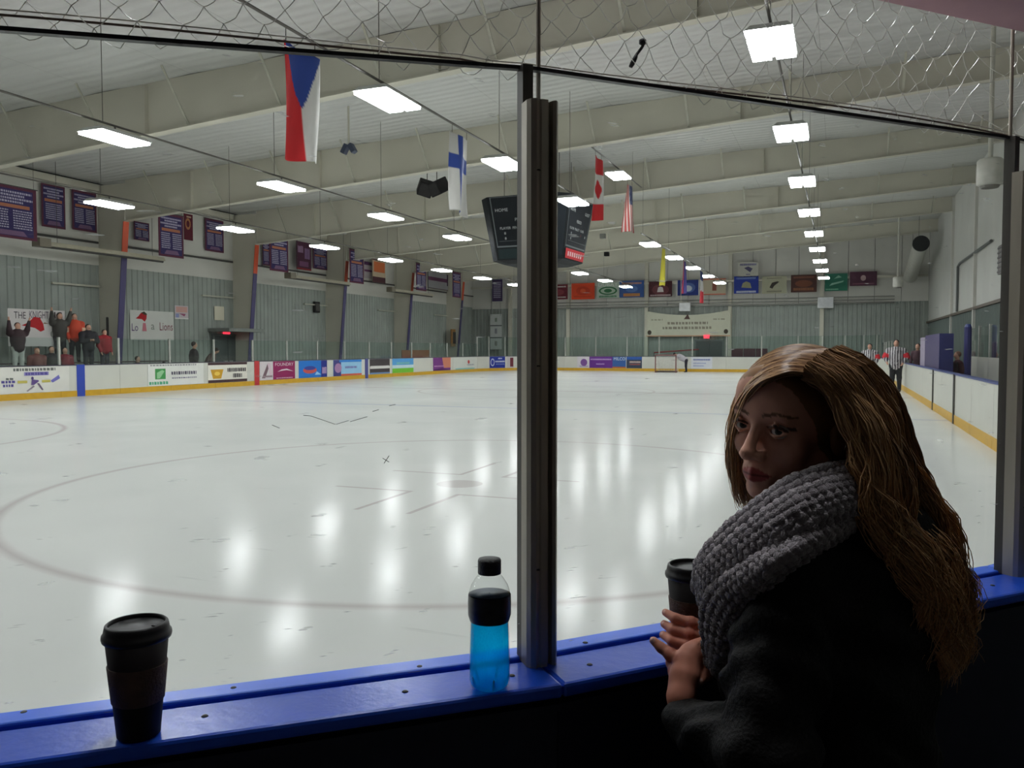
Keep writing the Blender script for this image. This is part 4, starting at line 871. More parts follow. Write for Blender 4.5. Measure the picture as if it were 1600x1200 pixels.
# the fan banner that is held up
a = atX(12, 487, -26.55); b = atX(101, 484, -26.55); zb = atX(20, 541, -26.55).z
t = sign('fan_banner', 'white hand-painted fan banner held up by spectators at left', 'banner', (a.x, a.y, zb), RY, NXp, b.y-a.y, a.z-zb+.12, (204, 198, 196), [
    ('t', 'THE', .10, .74, .30, .92, DKT), ('t', 'KNIGHT', .36, .76, .70, .96, (84, 72, 86)), ('t', 'IS', .80, .78, .95, .96, DKT), ('p', [(.22,.56),(.34,.64),(.44,.80),(.54,.78),(.60,.62),(.62,.45),(.55,.40),(.45,.50)], RED_), ('p', [(.60,.62),(.70,.62),(.62,.66)], (120,90,60)), ('e', .78, .34, .06, .10, (150,150,144)), ('e', .74, .64, .02, .04, DKT)])
# ------------------------------------------------------------------ referees and players
ref = dict(top=(206,202,204), legs=(30,30,34), hat=(34,32,34), sleeves=(214,46,58), belt=(70,62,70), shoes=(40,38,40))
p = atZ(1399, 612, 0.0); figure('referee in striped shirt with red armbands walking beside right boards', p, math.radians(-95), 1.98, arms=[((-.19,.0,.66),(-.13,.08,.56)),((.19,.0,.66),(.16,.08,.58))], group='referees', bulk=1.25, **ref)
p = atZ(1358, 603, 0.0); figure('farther referee in striped shirt half hidden by the blond hair', p, math.radians(-100), 1.86, arms=[((-.18,.0,.66),(-.15,.06,.55)),((.17,.0,.66),(.12,.10,.56))], group='referees', bulk=1.25, **ref)
p = atZ(1072, 581.5, 0.0); figure('player in grey top bending over beside the far goal', (p.x, p.y, 0), math.radians(185), 1.66, top=(176,172,178), legs=(36,34,44), hair=(40,34,34), lean=1.1, bulk=1.3, arms=[((-.12,.1,.66),(-.1,.22,.60)),((.12,.1,.66),(.1,.22,.60))])
p = atZ(1433, 605, 0); figure('dark dressed person standing behind the striped referee', (p.x, p.y, 0), math.radians(-110), 1.86, top=(78,52,60), legs=(44,40,50), hair=(56,40,40))
for px, lab, c in ((1480, 'person in maroon jacket seated in the penalty box', (96,46,50)), (1497, 'person in dark maroon coat seated behind the penalty box', (80,40,48))):
    p = atX(px, 560, 3.35); figure(lab, (3.35, p.y, .25), math.radians(190), 1.72, top=c, legs=(44,40,46), hair=(120,84,70), sit=True, group='people in the penalty box')
# ------------------------------------------------------------------ hockey goal at the far end
gx0, gx1 = atY(1024, 580, 57.0).x, atY(1056, 580, 57.0).x; gy = 57.0
t = thing('hockey_goal', 'hockey goal with white net before the far boards', 'goal', ((gx0+gx1)/2, gy, 0)); gm = mat('goal_frame', (120, 74, 72), .4)
MB().tube([(gx0,gy,0),(gx0,gy,1.2)], .04, 8).build('goal_post', gm, t); MB().tube([(gx1,gy,0),(gx1,gy,1.2)], .04, 8).build('goal_post', gm, t); MB().tube([(gx0,gy,1.2),(gx1,gy,1.2)], .04, 8).build('crossbar', gm, t)
MB().tube([(gx0,gy,.05),(gx0+.1,gy+1,.05),(gx1-.1,gy+1,.05),(gx1,gy,.05)], .05, 8).build('base_frame', mat('goal_base', (84,66,62), .5), t)
nm = MB()
for i in range(13):
    x = gx0 + (gx1-gx0)*i/12; nm.tube([(x,gy+.02,1.18),(x,gy+.55,1.1),(x,gy+.98,.08)], .012, 3)
for k in range(7):
    f = k/6; nm.tube([(gx0,gy+.05+.9*f,1.16-1.05*f),(gx1,gy+.05+.9*f,1.16-1.05*f)], .012, 3)
for sx in (gx0, gx1):
    for k in range(5): nm.tube([(sx,gy+.02,.2+.2*k),(sx,gy+.95-.17*k,.2+.2*k)], .012, 3)
o = nm.build('net', mat('goal_net', (206,204,198), .7), t); o['kind'] = 'stuff'
# red rail behind the far boards, maroon seats
a, b = atY(1022, 551, YF+.7), atY(1092, 546, YF+.7); t = thing('red_rail', 'thin red rail behind the far boards above the goal', 'rail', (a.x, a.y, 0)); MB().tube([a, b], .05, 6).build('bar', mat('rail_red', (150,50,56), .5), t)
for p in (a, b): MB().tube([(p.x, p.y, -.05), p], .03, 6).build('post', dark_line, t)
for i, px in enumerate((1152, 1171, 1190)):
    p = atY(px, 552, YF+1.2); t = thing('folding_seat', f'maroon seat back behind the far boards, {ORD[i]} from the doorway', 'seat', (p.x, p.y, 0), 'maroon seats behind the far boards'); sm = mat('seat_maroon', (82,40,50), .7)
    MB().box((p.x-.40,p.y-.05,.9),(p.x+.40,p.y+.05,1.65)).build('backrest', sm, t, bevel=.03); MB().box((p.x-.40,p.y-.5,.45),(p.x+.40,p.y,.55)).build('seat', sm, t, bevel=.02)
    for s in (-.38,.38): MB().box((p.x+s-.03,p.y-.04,-.05),(p.x+s+.03,p.y+.04,.95)).build('leg', dark_line, t)
p = atX(657, 556, -25.4); t = thing('bench', 'orange brown wooden bench behind the left boards', 'bench', (-25.4, p.y, 0)); bm = mat('bench_wood', (150,92,60), .6)
MB().box((-25.7,p.y-1.9,.44),(-25.2,p.y+1.9,.5)).build('seat', bm, t); MB().box((-25.75,p.y-1.9,.7),(-25.7,p.y+1.9,1.55)).build('backrest', bm, t)
for s in (-1.7,1.7): MB().box((-25.75,p.y+s-.04,-.05),(-25.25,p.y+s+.04,.44)).build('leg', dark_line, t); 
# ------------------------------------------------------------------ benches and penalty box on the right
XB2 = 4.0
t = thing('bench_boards', 'low white boards behind the player bench at right', 'boards', (XB2, 22, 0)); ya, yb = atX(1586, 570, XB2).y, atX(1513, 570, XB2).y
ypts = [ya-1.2] + [ya + (yb-ya)*i/4 for i in range(5)]
for y0, y1 in zip(ypts[:-1], ypts[1:]):
    MB().box((XB2,y0+.01,.55),(XB2+.08,y1-.01,1.38)).build('board_panel', white_board, t); MB().box((XB2-.01,y0+.01,.42),(XB2+.08,y1-.01,.55)).build('kickplate', mat('faded_yellow',(186,172,110),.5), t)
    MB().box((XB2,y0,-.05),(XB2+.08,y1,.42)).build('base', mat('bench_base',(120,122,120),.6), t)
    MB().box((XB2+.01,y0-.05,1.38),(XB2+.08,y0+.05,2.35)).build('glass_post', post_m, t); MB().box((XB2+.035,y0+.06,1.38),(XB2+.047,y1-.06,2.3)).build('glass_pane', glass_far, t)
MB().box((XB2-.12, yb-.03, -.05), (XB2+.08, yb+.08, 1.38)).build('board_end', white_board, t)
for i, px in enumerate((1532, 1553, 1573)):
    p = atX(px, 545, 4.75); t = thing('folding_seat', f'maroon seat back behind the bench glass, {["farthest", "middle", "nearest"][i]} of three', 'seat', (4.75, p.y, 0), 'maroon seats behind the bench'); sm = mat('seat_maroon', (82,40,50), .7)
    MB().box((4.7,p.y-.36,1.0),(4.8,p.y+.36,1.85)).build('backrest', sm, t, bevel=.03); MB().box((4.3,p.y-.36,.7),(4.72,p.y+.36,.8)).build('seat', sm, t, bevel=.02)
    for s in (-.3,.3): MB().box((4.68,p.y+s-.03,-.05),(4.76,p.y+s+.03,1.0)).build('leg', dark_line, t)
p0, p1 = atX(1470, 560, XR+.25), atX(1448, 560, XR+.25)
t = thing('penalty_box', 'tall purple penalty box panel above the right boards', 'penalty box', (XR+.3, p0.y, 0)); pm_ = mat('penalty_purple', (50,36,92), .5)
MB().box((XR+.2, p0.y, .0), (XR+.28, p1.y, 2.05)).build('side_panel', pm_, t); MB().box((XR+.2, p0.y-.05, 0), (XR+.55, p0.y, 2.05)).build('end_panel', mat('penalty_blue', (38,40,96), .5), t)
MB().box((XR+.19, p1.y, .0), (XR+.25, p1.y+1.6, 2.0)).build('glass_frame', mat('frame_lilac', (150,140,160), .5), t)
p = atX(1512, 545, 3.7); t = thing('corner_pole', 'blue padded pole at the end of the bench boards', 'pole', (3.7, p.y, 0)); MB().tube([(3.7,p.y,-.05),(3.7,p.y,2.3)], .11, 10).build('padding', mat('pad_blue',(58,58,120),.6), t); MB().lathe([(.11,2.3),(.07,2.4)], 10, (3.7,p.y,0)).build('cap', cap_blue, t)
# ================================================================== near boards, glass and netting
ZS = 1.09; ZG = 2.137
sill_m = mat('blue_sill', (34, 86, 216), 0.28, var=0.12, scale=5, bump=0.06, bscale=60, spec=0.5)
lip_m = mat('blue_lip', (50, 106, 232), 0.32, var=0.10, scale=5)
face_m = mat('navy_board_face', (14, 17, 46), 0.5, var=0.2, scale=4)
alu = mat('post_aluminium', (176, 168, 152), 0.40, .35, var=0.25, scale=9, stretch=(1, 1, 0.15)); rubber = mat('black_gasket', (24, 20, 26), 0.6); chan = mat('dark_channel', (84, 80, 74), 0.5, .2)
glass_near = mat_glass('rink_glass_near', (0.965, 0.98, 0.97), haze=0.006, scratch=0.30, refl=0.8)
NB = thing('dasher_boards', 'near corner boards with bright blue sill in the foreground', 'boards', (P1.x, P1.y, 0))
def nrm(i):      # viewer-side normal at path vertex i (mitred)
    out = []
    for a, b in ((i-1, i), (i, i+1)):
        if 0 <= a and b < len(NEAR): d = (NEAR[b]-NEAR[a]).normalized(); out.append(Vector((d.y, -d.x)))
    n = sum(out, Vector((0,0))).normalized(); return n/ max(.5, n.dot(out[0]))
def strip(i, o0, o1, z0, z1, gap=0.0):
    a, b = NEAR[i], NEAR[i+1]; na, nb = nrm(i), nrm(i+1); d = (b-a).normalized()
    p = [a+na*o0+d*gap, b+nb*o0-d*gap, b+nb*o1-d*gap, a+na*o1+d*gap]
    q = [V2(p[3], z0), V2(p[2], z0), V2(p[1], z0), V2(p[0], z0), V2(p[3], z1), V2(p[2], z1), V2(p[1], z1), V2(p[0], z1)]
    for k, v in enumerate(q):
        if v.z > .5:
            T = DT if v.z > 1.9 else DS; v.z += T[i] if k in (0, 3, 4, 7) else T[i+1]
    return MB().hexa(q)
DS = [-.027, -.027, -.011, -.007, -.005, -.005, -.005, -.005, -.005]; DT = [-.061, -.061, -.025, -.005, 0, 0, 0, 0, 0]
for i in range(len(NEAR)-1):
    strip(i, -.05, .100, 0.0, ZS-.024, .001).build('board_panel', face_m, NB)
    strip(i, .004, .122, ZS-.024, ZS, .0005).build('sill', sill_m, NB, bevel=.006)
    strip(i, -.05, -.002, ZS-.045, ZS+.006, .0005).build('sill_lip', lip_m, NB, bevel=.004)
    strip(i, .100, .118, ZS-.046, ZS-.034, .0005).build('trim_bead', face_m, NB)
    strip(i, -.075, -.05, 0.0, .2).build('kickplate', yellow, NB); strip(i, -.06, -.05, .2, ZS-.05).build('ice_side_panel', white_board, NB)
    if i <= 6:
        strip(i, -.014, -.002, ZS-.01, ZG, .006).build('glass_pane', glass_near, NB)
        strip(i, -.0145, -.0015, ZG, ZG+.0065).build('gasket', rubber, NB)
    a, b = NEAR[i], NEAR[i+1]; na = nrm(i); d = (b-a).normalized(); n = Vector((d.y, -d.x))
    if i in (1, 2):
        for f in (.06, .30, .55, .80, .95):
            for o, z in ((.055, ZS), (-.028, ZS+.006)):
                z += DS[i] + (DS[i+1]-DS[i])*f; q = a + d*(1.22*f + (.04 if o < 0 else 0)) + n*(o + .02*math.sin(f*40)); MB().lathe([(.0055, 0), (.004, .0015), (.001, .002)], 10, (q.x, q.y, z)).build('screw', dark_line, NB, True)
for i in range(1, 5):
    p = NEAR[i]; n = nrm(i).normalized(); d = Vector((-n.y, n.x)); nz = Vector((n.x, n.y, 0)); dz = Vector((d.x, d.y, 0)); c = Vector((p.x, p.y, 0))
    if dz.dot(Vector((_R.x, _R.y, 0))) < 0: dz = -dz
    prof = [(-.027, .004), (-.028, .030), (-.024, .040), (-.016, .045), (-.009, .041), (-.006, .043), (.006, .043), (.009, .030), (.0135, .030), (.016, .040), (.021, .044), (.026, .038), (.028, .028), (.027, .004)]
    o = MB().extr(prof, c + Vector((0,0,ZS+DS[i])), c + Vector((0,0,2.05)), dz, nz).build('post_cover', alu, NB)
    MB().extr([(-.027, -.016), (-.027, .010), (-.008, .010), (-.008, -.016)], c + Vector((0,0,ZS+DS[i])), c + Vector((0,0,ZG+DT[i]+.004)), dz, nz).build('post_channel', chan, NB)
    q = c + dz*.018 - nz*.028; MB().tube([q + Vector((0,0,ZS-.02)), q + Vector((0,0,3.6))], .0042, 8).build('net_pole', alu, NB)
    for z in (1.25, 1.6, 1.93): MB().lathe([(.004,0),(.003,.002)], 8, tuple(c + dz*-.012 + nz*.044 + Vector((0,0,z)))).build('bolt', dark_line, NB)
for pp in ([(474,649),(486,650)], [(486,650),(524,663)], [(525,663),(545,657)], [(547,659),(574,651)], [(582,643),(592,640)], [(608,634),(618,632)], [(425,664),(437,669)], [(598,716),(608,722)], [(600,724),(608,712)]):
    MB().tube([at(x, y, 1.44-.0002*(x-400)*-1) for x, y in pp], .0006, 4).build('scratch', dark_line, NB)
# ---- netting above the glass: one clear diamond net, its bottom cord and a clip
net_m = mat('clear_net', (244, 240, 232), 0.2, var=.15, spec=.9, scale=60)
def along(s):
    i = 1
    while i < 4 and s > 1.22: s -= 1.22; i += 1
    a, b = NEAR[i], NEAR[i+1]; d = (b-a).normalized(); n = Vector((d.y, -d.x)); return a + d*s - n*.034, n, DT[i] + (DT[i+1]-DT[i])*s/1.22
net = MB(); cw, ch = .062, .066; NCOL = 58; NROW = 14; rg = random.Random(5)
J = {}
def knot(i, j):
    if (i, j) not in J:
        s = i*cw/2 + rg.uniform(-.005, .005); q, n, dt = along(max(0, min(3.6, s))); J[(i, j)] = Vector((q.x, q.y, ZG + dt + .004 + j*ch/2 + rg.uniform(-.006, .006) + .012*math.sin(i*.31))) + Vector((n.x, n.y, 0))*rg.uniform(-.008, .008)
    return J[(i, j)]
for i in range(NCOL*2):
    for j in range(NROW*2):
        if (i+j) % 2: continue
        for di in (-1, 1):
            k = i+di
            if k < 0 or k > NCOL*2 or j+1 > NROW*2: continue
            a, b = knot(i, j), knot(k, j+1); m = a.lerp(b, .5) + Vector((rg.uniform(-.004,.004), rg.uniform(-.004,.004), -.0055 + rg.uniform(-.003,.003)))
            pts = [a, a.lerp(m, .5)+Vector((0,0,-.001)), m, m.lerp(b, .5)+Vector((0,0,-.001)), b]; net.tube(pts, .00085, 3, cap=False)
cord = thing('safety_netting', 'clear diamond safety netting above the near glass', 'netting', (*along(1.2)[0], ZG+.02)); NT = net.build('diamond_mesh', net_m, cord, True); tag(NT, kind='stuff')
cp = []
for k in range(60):
    q, n, dt = along(k*3.4/59); cp.append((q.x, q.y, ZG + dt + .020 + .007*math.sin(k*.22) + (.006 if k < 20 else 0)))
MB().tube(cp, .0021, 5).build('foot_cord', mat('cord_brown', (120, 100, 90), .6), cord, True)
MB().tube([(x, y, z+.008) for x, y, z in cp], .0013, 4).build('pale_cord', mat('cord_pale', (190, 184, 172), .4), cord, True)
a, b = at(985, 105, 1.62), at(1004, 66, 1.62); t = thing('net_clip', 'small black hook clip caught in the netting', 'clip', a)
MB().tube(cat_rom([a, a.lerp(b, .3)+Vector((.003,0,.004)), a.lerp(b, .5), b-Vector((0,0,.008)), b], 14), [.004,.005,.005,.0045,.004,.0035,.003,.003,.003,.003,.003,.004,.005,.006], 6).build('hook', rubber, t, True); MB().lathe([(.002,-.007),(.007,-.003),(.007,.004),(.002,.007)], 12, b).build('ball', rubber, t, True)
# ================================================================== cups and bottle on the sill
lid_m = mat('black_lid', (24, 22, 24), 0.45, var=.1, spec=.35); cup_m = mat('dark_cup', (26, 20, 20), 0.6, var=.2, spec=.2); sleeve_m = mat('cup_sleeve', (84, 62, 52), .75, var=.25, scale=40, bump=.3)
def cup(px, t_, label, dz):
    q = at(px, 1100, t_); c = Vector((q.x, q.y, ZS+dz)); t = thing('coffee_cup', label, 'cup', c, 'takeaway coffee cups')
    rb, rt = .0295, .0435; rr = lambda z: rb + (rt-rb)*z/.150
    MB().lathe([(rb-.002,0),(rb,.002),(rt,.150)], 48, c).build('cup_body', cup_m, t, True)
    MB().lathe([(rr(.052)+.0008,.052),(rr(.052)+.0016,.053),(rr(.106)+.0016,.105),(rr(.106)+.0008,.106)], 48, c).build('sleeve', sleeve_m, t, True)
    MB().lathe([(.0440,.141),(.0465,.142),(.0475,.146),(.0470,.150),(.0448,.152),(.0438,.158),(.0425,.1635),(.0400,.1655),(.0385,.1645),(.0375,.1600),(.0375,.1595),(.002,.1610)], 56, c).build('lid', lid_m, t, True)
    s = c + Vector((.028, .010, .1612)); MB().box(s-Vector((.004,.007,.001)), s+Vector((.004,.007,.0012))).build('sip_hole', rubber, t, bevel=.0008)
    return c
cup(216, 1.205, 'dark takeaway coffee cup standing alone on the blue sill at left', -.0185)
CUPC = cup(1079, 1.50, 'dark takeaway coffee cup held in the hands at the sill', -.0100)
q = at(765, 1060, 1.36); c = Vector((q.x, q.y, ZS-.0115))
t = thing('drink_bottle', 'clear sports drink bottle half full of bright blue liquid', 'bottle', c)
def clear(name, col, rough=.02, ior=1.12):
    m = bpy.data.materials.new(name); m.use_nodes = True; N = m.node_tree.nodes; L = m.node_tree.links; N.remove(N['Principled BSDF'])
    tr = N.new('ShaderNodeBsdfTransparent'); tr.inputs[0].default_value = (*col, 1); gl = N.new('ShaderNodeBsdfGlossy'); gl.inputs['Roughness'].default_value = rough
    lw = fresnel(N, L, ior+.15); mx = N.new('ShaderNodeMixShader'); L.new(lw.outputs[0], mx.inputs[0]); L.new(tr.outputs[0], mx.inputs[1]); L.new(gl.outputs[0], mx.inputs[2]); L.new(mx.outputs[0], N['Material Output'].inputs['Surface']); return m
def liquid(name):
    m = bpy.data.materials.new(name); m.use_nodes = True; N = m.node_tree.nodes; L = m.node_tree.links; N.remove(N['Principled BSDF'])
    tr = N.new('ShaderNodeBsdfTransparent'); tr.inputs[0].default_value = (0.06, 0.72, 0.96, 1); ts = N.new('ShaderNodeBsdfTranslucent'); ts.inputs[0].default_value = (0.02, 0.66, 1.0, 1)
    nz = N.new('ShaderNodeTexNoise'); nz.inputs['Scale'].default_value = 30; mr = N.new('ShaderNodeMapRange'); mr.inputs['To Min'].default_value = .34; mr.inputs['To Max'].default_value = .46; L.new(nz.outputs['Fac'], mr.inputs['Value'])
    mx = N.new('ShaderNodeMixShader'); L.new(mr.outputs[0], mx.inputs[0]); L.new(tr.outputs[0], mx.inputs[1]); L.new(ts.outputs[0], mx.inputs[2]); L.new(mx.outputs[0], N['Material Output'].inputs['Surface']); return m
shell = [(.020,.003),(.026,.0),(.031,.004),(.0335,.012),(.0335,.030),(.0328,.060),(.0320,.090),(.0312,.108),(.0318,.112),(.0342,.120),(.0345,.140),(.0338,.155),(.0300,.168),(.0225,.180),(.0165,.187),(.0160,.195)]
MB().lathe(shell, 48, c, close=False).build('bottle_wall', clear('clear_plastic', (.95,.96,.96)), t, True)
MB().lathe([(.001,.003)] + [(r-.0014, z+.001) for r, z in shell[1:8]] + [(.0300,.1105),(.001,.1105)], 48, c, close=False).build('blue_drink', liquid('blue_liquid'), t, True)
MB().lathe([(r+.0006, z) for r, z in ((.0314,.110),(.0344,.120),(.0346,.140),(.0340,.153))], 48, c, close=False).build('label_band', mat('bottle_label', (30, 32, 40), .35, var=.9, scale=22, stretch=(1,1,3)), t, True)
MB().lathe([(.030,.1535),(.0325,.154),(.001,.1545)], 40, c, close=False).build('dark_drink_top', mat('label_back', (52, 72, 92), .3, var=.2), t, True)
MB().lathe([(.0185,.187),(.0190,.188),(.0190,.208),(.0178,.211),(.001,.2115)], 40, c).build('cap', mat('black_cap', (26, 22, 24), .5, bump=.3, scale=60), t, True)
for k in range(5):
    a = 2*math.pi*k/5 + .3; MB().tube([c + Vector((.024*math.cos(a), .024*math.sin(a), .004)), c + Vector((.0325*math.cos(a), .0325*math.sin(a), .022))], .0016, 6).build('base_rib', mat('rib_blue', (90, 190, 240), .2), t, True)
# ================================================================== the woman at the boards
R3 = np.array((math.cos(YAW), math.sin(YAW), 0)); F3 = np.array((-math.sin(YAW), math.cos(YAW), 0)); Z3 = np.array((0, 0, 1.))
def pt(px, py, t): return np.array(at(px, py, t))
unit = lambda v: v/np.linalg.norm(v)
SKIN = (214, 158, 134); LIP = (176, 86, 80); BROW = (112, 78, 56); COATC = (36, 33, 32); JEAN = (34, 38, 52)
WL = pt(1300, 1100, 1.28); WL[2] = 0.0
WM = thing('person', 'woman in dark coat and chunky grey scarf looking back, holding a cup', 'person', tuple(WL))
# ---- head, modelled in its own axes: a = her left, f = face forward, z = up, eyes at height 0
hf = unit(-.80*R3 - .60*F3 - .06*Z3); hr = unit(np.cross(hf, Z3)); hr = unit(hr + .09*Z3); hr = unit(hr - hf*(hr@hf)); hu = np.cross(hr, hf); hl = -hr
EM = pt(1187, 668, 1.225); HC = EM - hf*.080
def H2W(V): V = np.asarray(V, float); return HC + V[..., 0:1]*hl + V[..., 1:2]*hf + V[..., 2:3]*hu
h = Sdf(.012)
h.ell((0,-.018,.028), (.072,.092,.074), col=SKIN); h.ell((0,.020,.030), (.064,.068,.062), col=SKIN, k=.02)
h.ell((0,.024,-.042), (.049,.060,.070), col=SKIN, k=.02)
for s in (-1, 1):
    h.cone((s*.046,-.004,-.052), (s*.016,.058,-.096), .016, .013, col=SKIN, k=.018)
    h.ell((s*.034,.056,-.028), (.022,.024,.024), col=SKIN, k=.02); h.ell((s*.072,-.012,-.012), (.009,.018,.030), col=SKIN, k=.006)
h.ell((0,.068,-.094), (.020,.018,.017), col=SKIN, k=.016)
h.cone((-.036,.074,.020), (.036,.074,.020), .012, .012, col=SKIN, k=.014); h.ell((0,.066,.05), (.05,.026,.04), col=SKIN, k=.02)
h.cone((0,.082,.010), (0,.105,-.032), .0075, .0095, col=SKIN, k=.010); h.ell((0,.106,-.036), (.0105,.010,.0095), col=SKIN, k=.006)
for s in (-1, 1): h.ell((s*.0125,.094,-.039), (.0085,.011,.0075), col=SKIN, k=.005)
h.ell((0,.078,-.066), (.026,.016,.020), col=SKIN, k=.012)
for s in (-1, 1): h.ell((s*.031,.098,-.001), (.017,.020,.0125), k=.010, sub=True)
for s in (-1, 1):
    h.cone((s*.017,.0815,.002), (s*.031,.0875,.0078), .0030, .0032, col=SKIN, k=.003); h.cone((s*.031,.0875,.0078), (s*.046,.0795,.001), .0032, .0028, col=(96,62,52), k=.003)
    h.cone((s*.017,.0815,-.004), (s*.031,.0850,-.0085), .0026, .0026, col=SKIN, k=.003); h.cone((s*.031,.0850,-.0085), (s*.046,.0785,-.002), .0026, .0026, col=SKIN, k=.003)
    h.cone((s*.016,.0850,.0215), (s*.034,.0850,.0260), .0022, .0022, col=BROW, k=.004); h.cone((s*.034,.0850,.0260), (s*.050,.072,.0225), .0022, .0014, col=BROW, k=.004)
    h.cone((0,.0925,-.0635), (s*.025,.0780,-.0675), .0042, .0022, col=LIP, k=.004); h.cone((0,.0905,-.0735), (s*.024,.0775,-.0690), .0056, .0022, col=LIP, k=.004)
h.cone((0,-.022,-.06), (0,-.045,-.20), .050, .054, col=SKIN, k=.02)
geo = []
V, Q, C = h.mesh(.0028, pad=.012)
C = C.copy()
C[:] = lin(SKIN); A_, B_, Z_ = np.abs(V[:,0]), V[:,1], V[:,2]
def d2(ax, az, bx, bz):
    t = np.clip(((A_-ax)*(bx-ax) + (Z_-az)*(bz-az))/((bx-ax)**2+(bz-az)**2), 0, 1); return np.hypot(A_-ax-t*(bx-ax), Z_-az-t*(bz-az))
fr_ = B_ > .045
C[fr_ & ((d2(.014,.0205,.034,.0262) < .0026) | (d2(.034,.0262,.051,.0215) < .0018))] = lin(BROW)
C[fr_ & (A_ < .026) & (np.abs(Z_+.0690) < .0110*(1-(A_/.027)**2))] = lin(LIP)
C[fr_ & (A_ < .024) & (np.abs(Z_+.0682) < .0014)] = lin((110,48,46))
C[fr_ & ((d2(.018,.0040,.031,.0080) < .0020) | (d2(.031,.0080,.047,.0020) < .0024))] = lin((84,54,46))
m = (.80*V[:,1] - .60*V[:,2] < .024) & (V[:,2] > -.05); C[m] = lin((150, 108, 70)); geo.append((H2W(V), Q, C))
gaze = unit(np.array(_C) - EM); gz = np.array((gaze@hl, gaze@hf, gaze@hu))
for s in (-1, 1):
    e_ = Sdf(.001).ell((s*.031,.0735,-.0005), (.0122,.0122,.0122)); V, Q, C = e_.mesh(.0012, pad=.003)
    n = (V - np.array((s*.031,.0735,-.0005)))/.0122; g_ = unit(gz*.75 + np.array((0,.5,0))); c_ = n@g_
    C = np.tile(np.array(lin((176,166,160))), (len(V),1)); C[c_ > .885] = lin((56,62,60)); C[c_ > .972] = lin((14,12,12)); geo.append((H2W(V), Q, C))
# ---- hands
SKIN_H = (214, 142, 118)
def finger(b, pts, rads, nail=True):
    P = [pt(*p) for p in pts]; b.chain(P, rads, SKIN_H, k=.004); b.ell(P[1], (rads[1]*1.13,)*3, col=(206,128,106), k=.004); b.ell(P[0], (rads[0]*1.08,)*3, col=(206,130,108), k=.005)
    d = unit(P[-1]-P[-2]); toward = unit(np.array(_C)-P[-1]); b.ell(P[-1] + toward*rads[-1]*.62 + d*.001, (.0045,.0045,.0045), col=(232,186,172), k=.001)
b = Sdf(.006)      # hand wrapped round the cup
b.ell(pt(1112,1004,1.435), (.024,.022,.040), col=SKIN_H); b.cone(pt(1112,1015,1.43), pt(1150,1060,1.40), .024, .026, col=SKIN_H, k=.012)
finger(b, [(1106,980,1.437),(1080,973,1.434),(1055,966,1.442),(1040,957,1.462)], [.0105,.0095,.0085,.0068])
finger(b, [(1106,996,1.430),(1078,990,1.428),(1052,984,1.438),(1038,975,1.458)], [.0110,.0100,.0088,.0070])
finger(b, [(1104,1012,1.426),(1076,1008,1.423),(1050,1001,1.432),(1036,992,1.452)], [.0108,.0098,.0086,.0068])
finger(b, [(1100,1026,1.426),(1078,1024,1.424),(1058,1018,1.430),(1046,1010,1.444)], [.0095,.0085,.0075,.0060])
finger(b, [(1118,985,1.455),(1122,960,1.475),(1112,945,1.51),(1100,940,1.535)], [.013,.011,.0095,.008])
V, Q, C = b.mesh(.0022, pad=.01); geo.append((V, Q, C))
SKIN0 = SKIN; b = Sdf(.006)      # hand in front, wrist bent over the sill edge
n_b = unit(np.array(_C) - pt(1072,1050,1.36)); 
b.cone(pt(1068,1128,1.330), pt(1064,1088,1.338), .0215, .0200, col=SKIN_H, k=.012); b.cone(pt(1064,1088,1.338), pt(1071,1055,1.352), .0200, .0225, col=SKIN_H, k=.014); b.cone(pt(1069,1060,1.352), pt(1081,1024,1.368), .0215, .0205, col=SKIN_H, k=.014, flat=(n_b, 1.35))
b.cone(pt(1074,1030,1.364), pt(1096,1010,1.376), .017, .014, col=SKIN_H, k=.012)
finger(b, [(1064,1032,1.366),(1048,1023,1.378),(1033,1012,1.388),(1021,1001,1.396)], [.0115,.0098,.0085,.0068])
finger(b, [(1088,1012,1.376),(1104,1004,1.380),(1112,1020,1.374),(1106,1034,1.366)], [.0112,.0100,.0090,.0075], False)
finger(b, [(1094,1018,1.372),(1108,1018,1.370),(1113,1036,1.362),(1104,1050,1.356)], [.0108,.0098,.0088,.0072], False)
finger(b, [(1096,1030,1.366),(1108,1036,1.360),(1106,1054,1.352),(1095,1064,1.346)], [.0098,.0090,.0084,.0070])
finger(b, [(1068,1068,1.352),(1056,1050,1.368),(1050,1036,1.384),(1046,1026,1.396)], [.0130,.0112,.0098,.0078], False)
V, Q, C = b.mesh(.0022, pad=.01); geo.append((V, Q, C))
# ---- the body under the coat, legs and boots
TOR = lambda px, py, t: pt(px, py, t)
hipc = WL + Z3*.93; bf = unit(-.8*R3 + .6*F3); bl = np.cross(Z3, bf)      # body facing and her left
b = Sdf(.03); b.cone(hipc + Z3*.05, pt(1305, 850, 1.28), .12, .10, col=COATC)
for s in (-1, 1):
    b.chain([hipc + bl*s*.09, WL + bl*s*.10 + bf*.02 + Z3*.50, WL + bl*s*.11 + Z3*.10], [.085,.058,.043], JEAN); b.cone(WL + bl*s*.11 - bf*.03 + Z3*.045, WL + bl*s*.12 + bf*.14 + Z3*.035, .044, .036, col=(28,24,22))
    b.cone(WL + bl*s*.11 + Z3*.06, WL + bl*s*.11 + Z3*.30, .050, .055, col=(28,24,22))
b.cone(pt(1305,850,1.28), pt(1290,790,1.27), .06, .052, col=SKIN)
geo.append(b.mesh(.016))
V, Q, C = join_geo(geo)
SKM = mat_vc('woman_skin', .5, .08, 60, spec=.35); o = obj_mesh('body', V-WL, Q, SKM, WM, True, C); o['_o'] = tuple(WL)
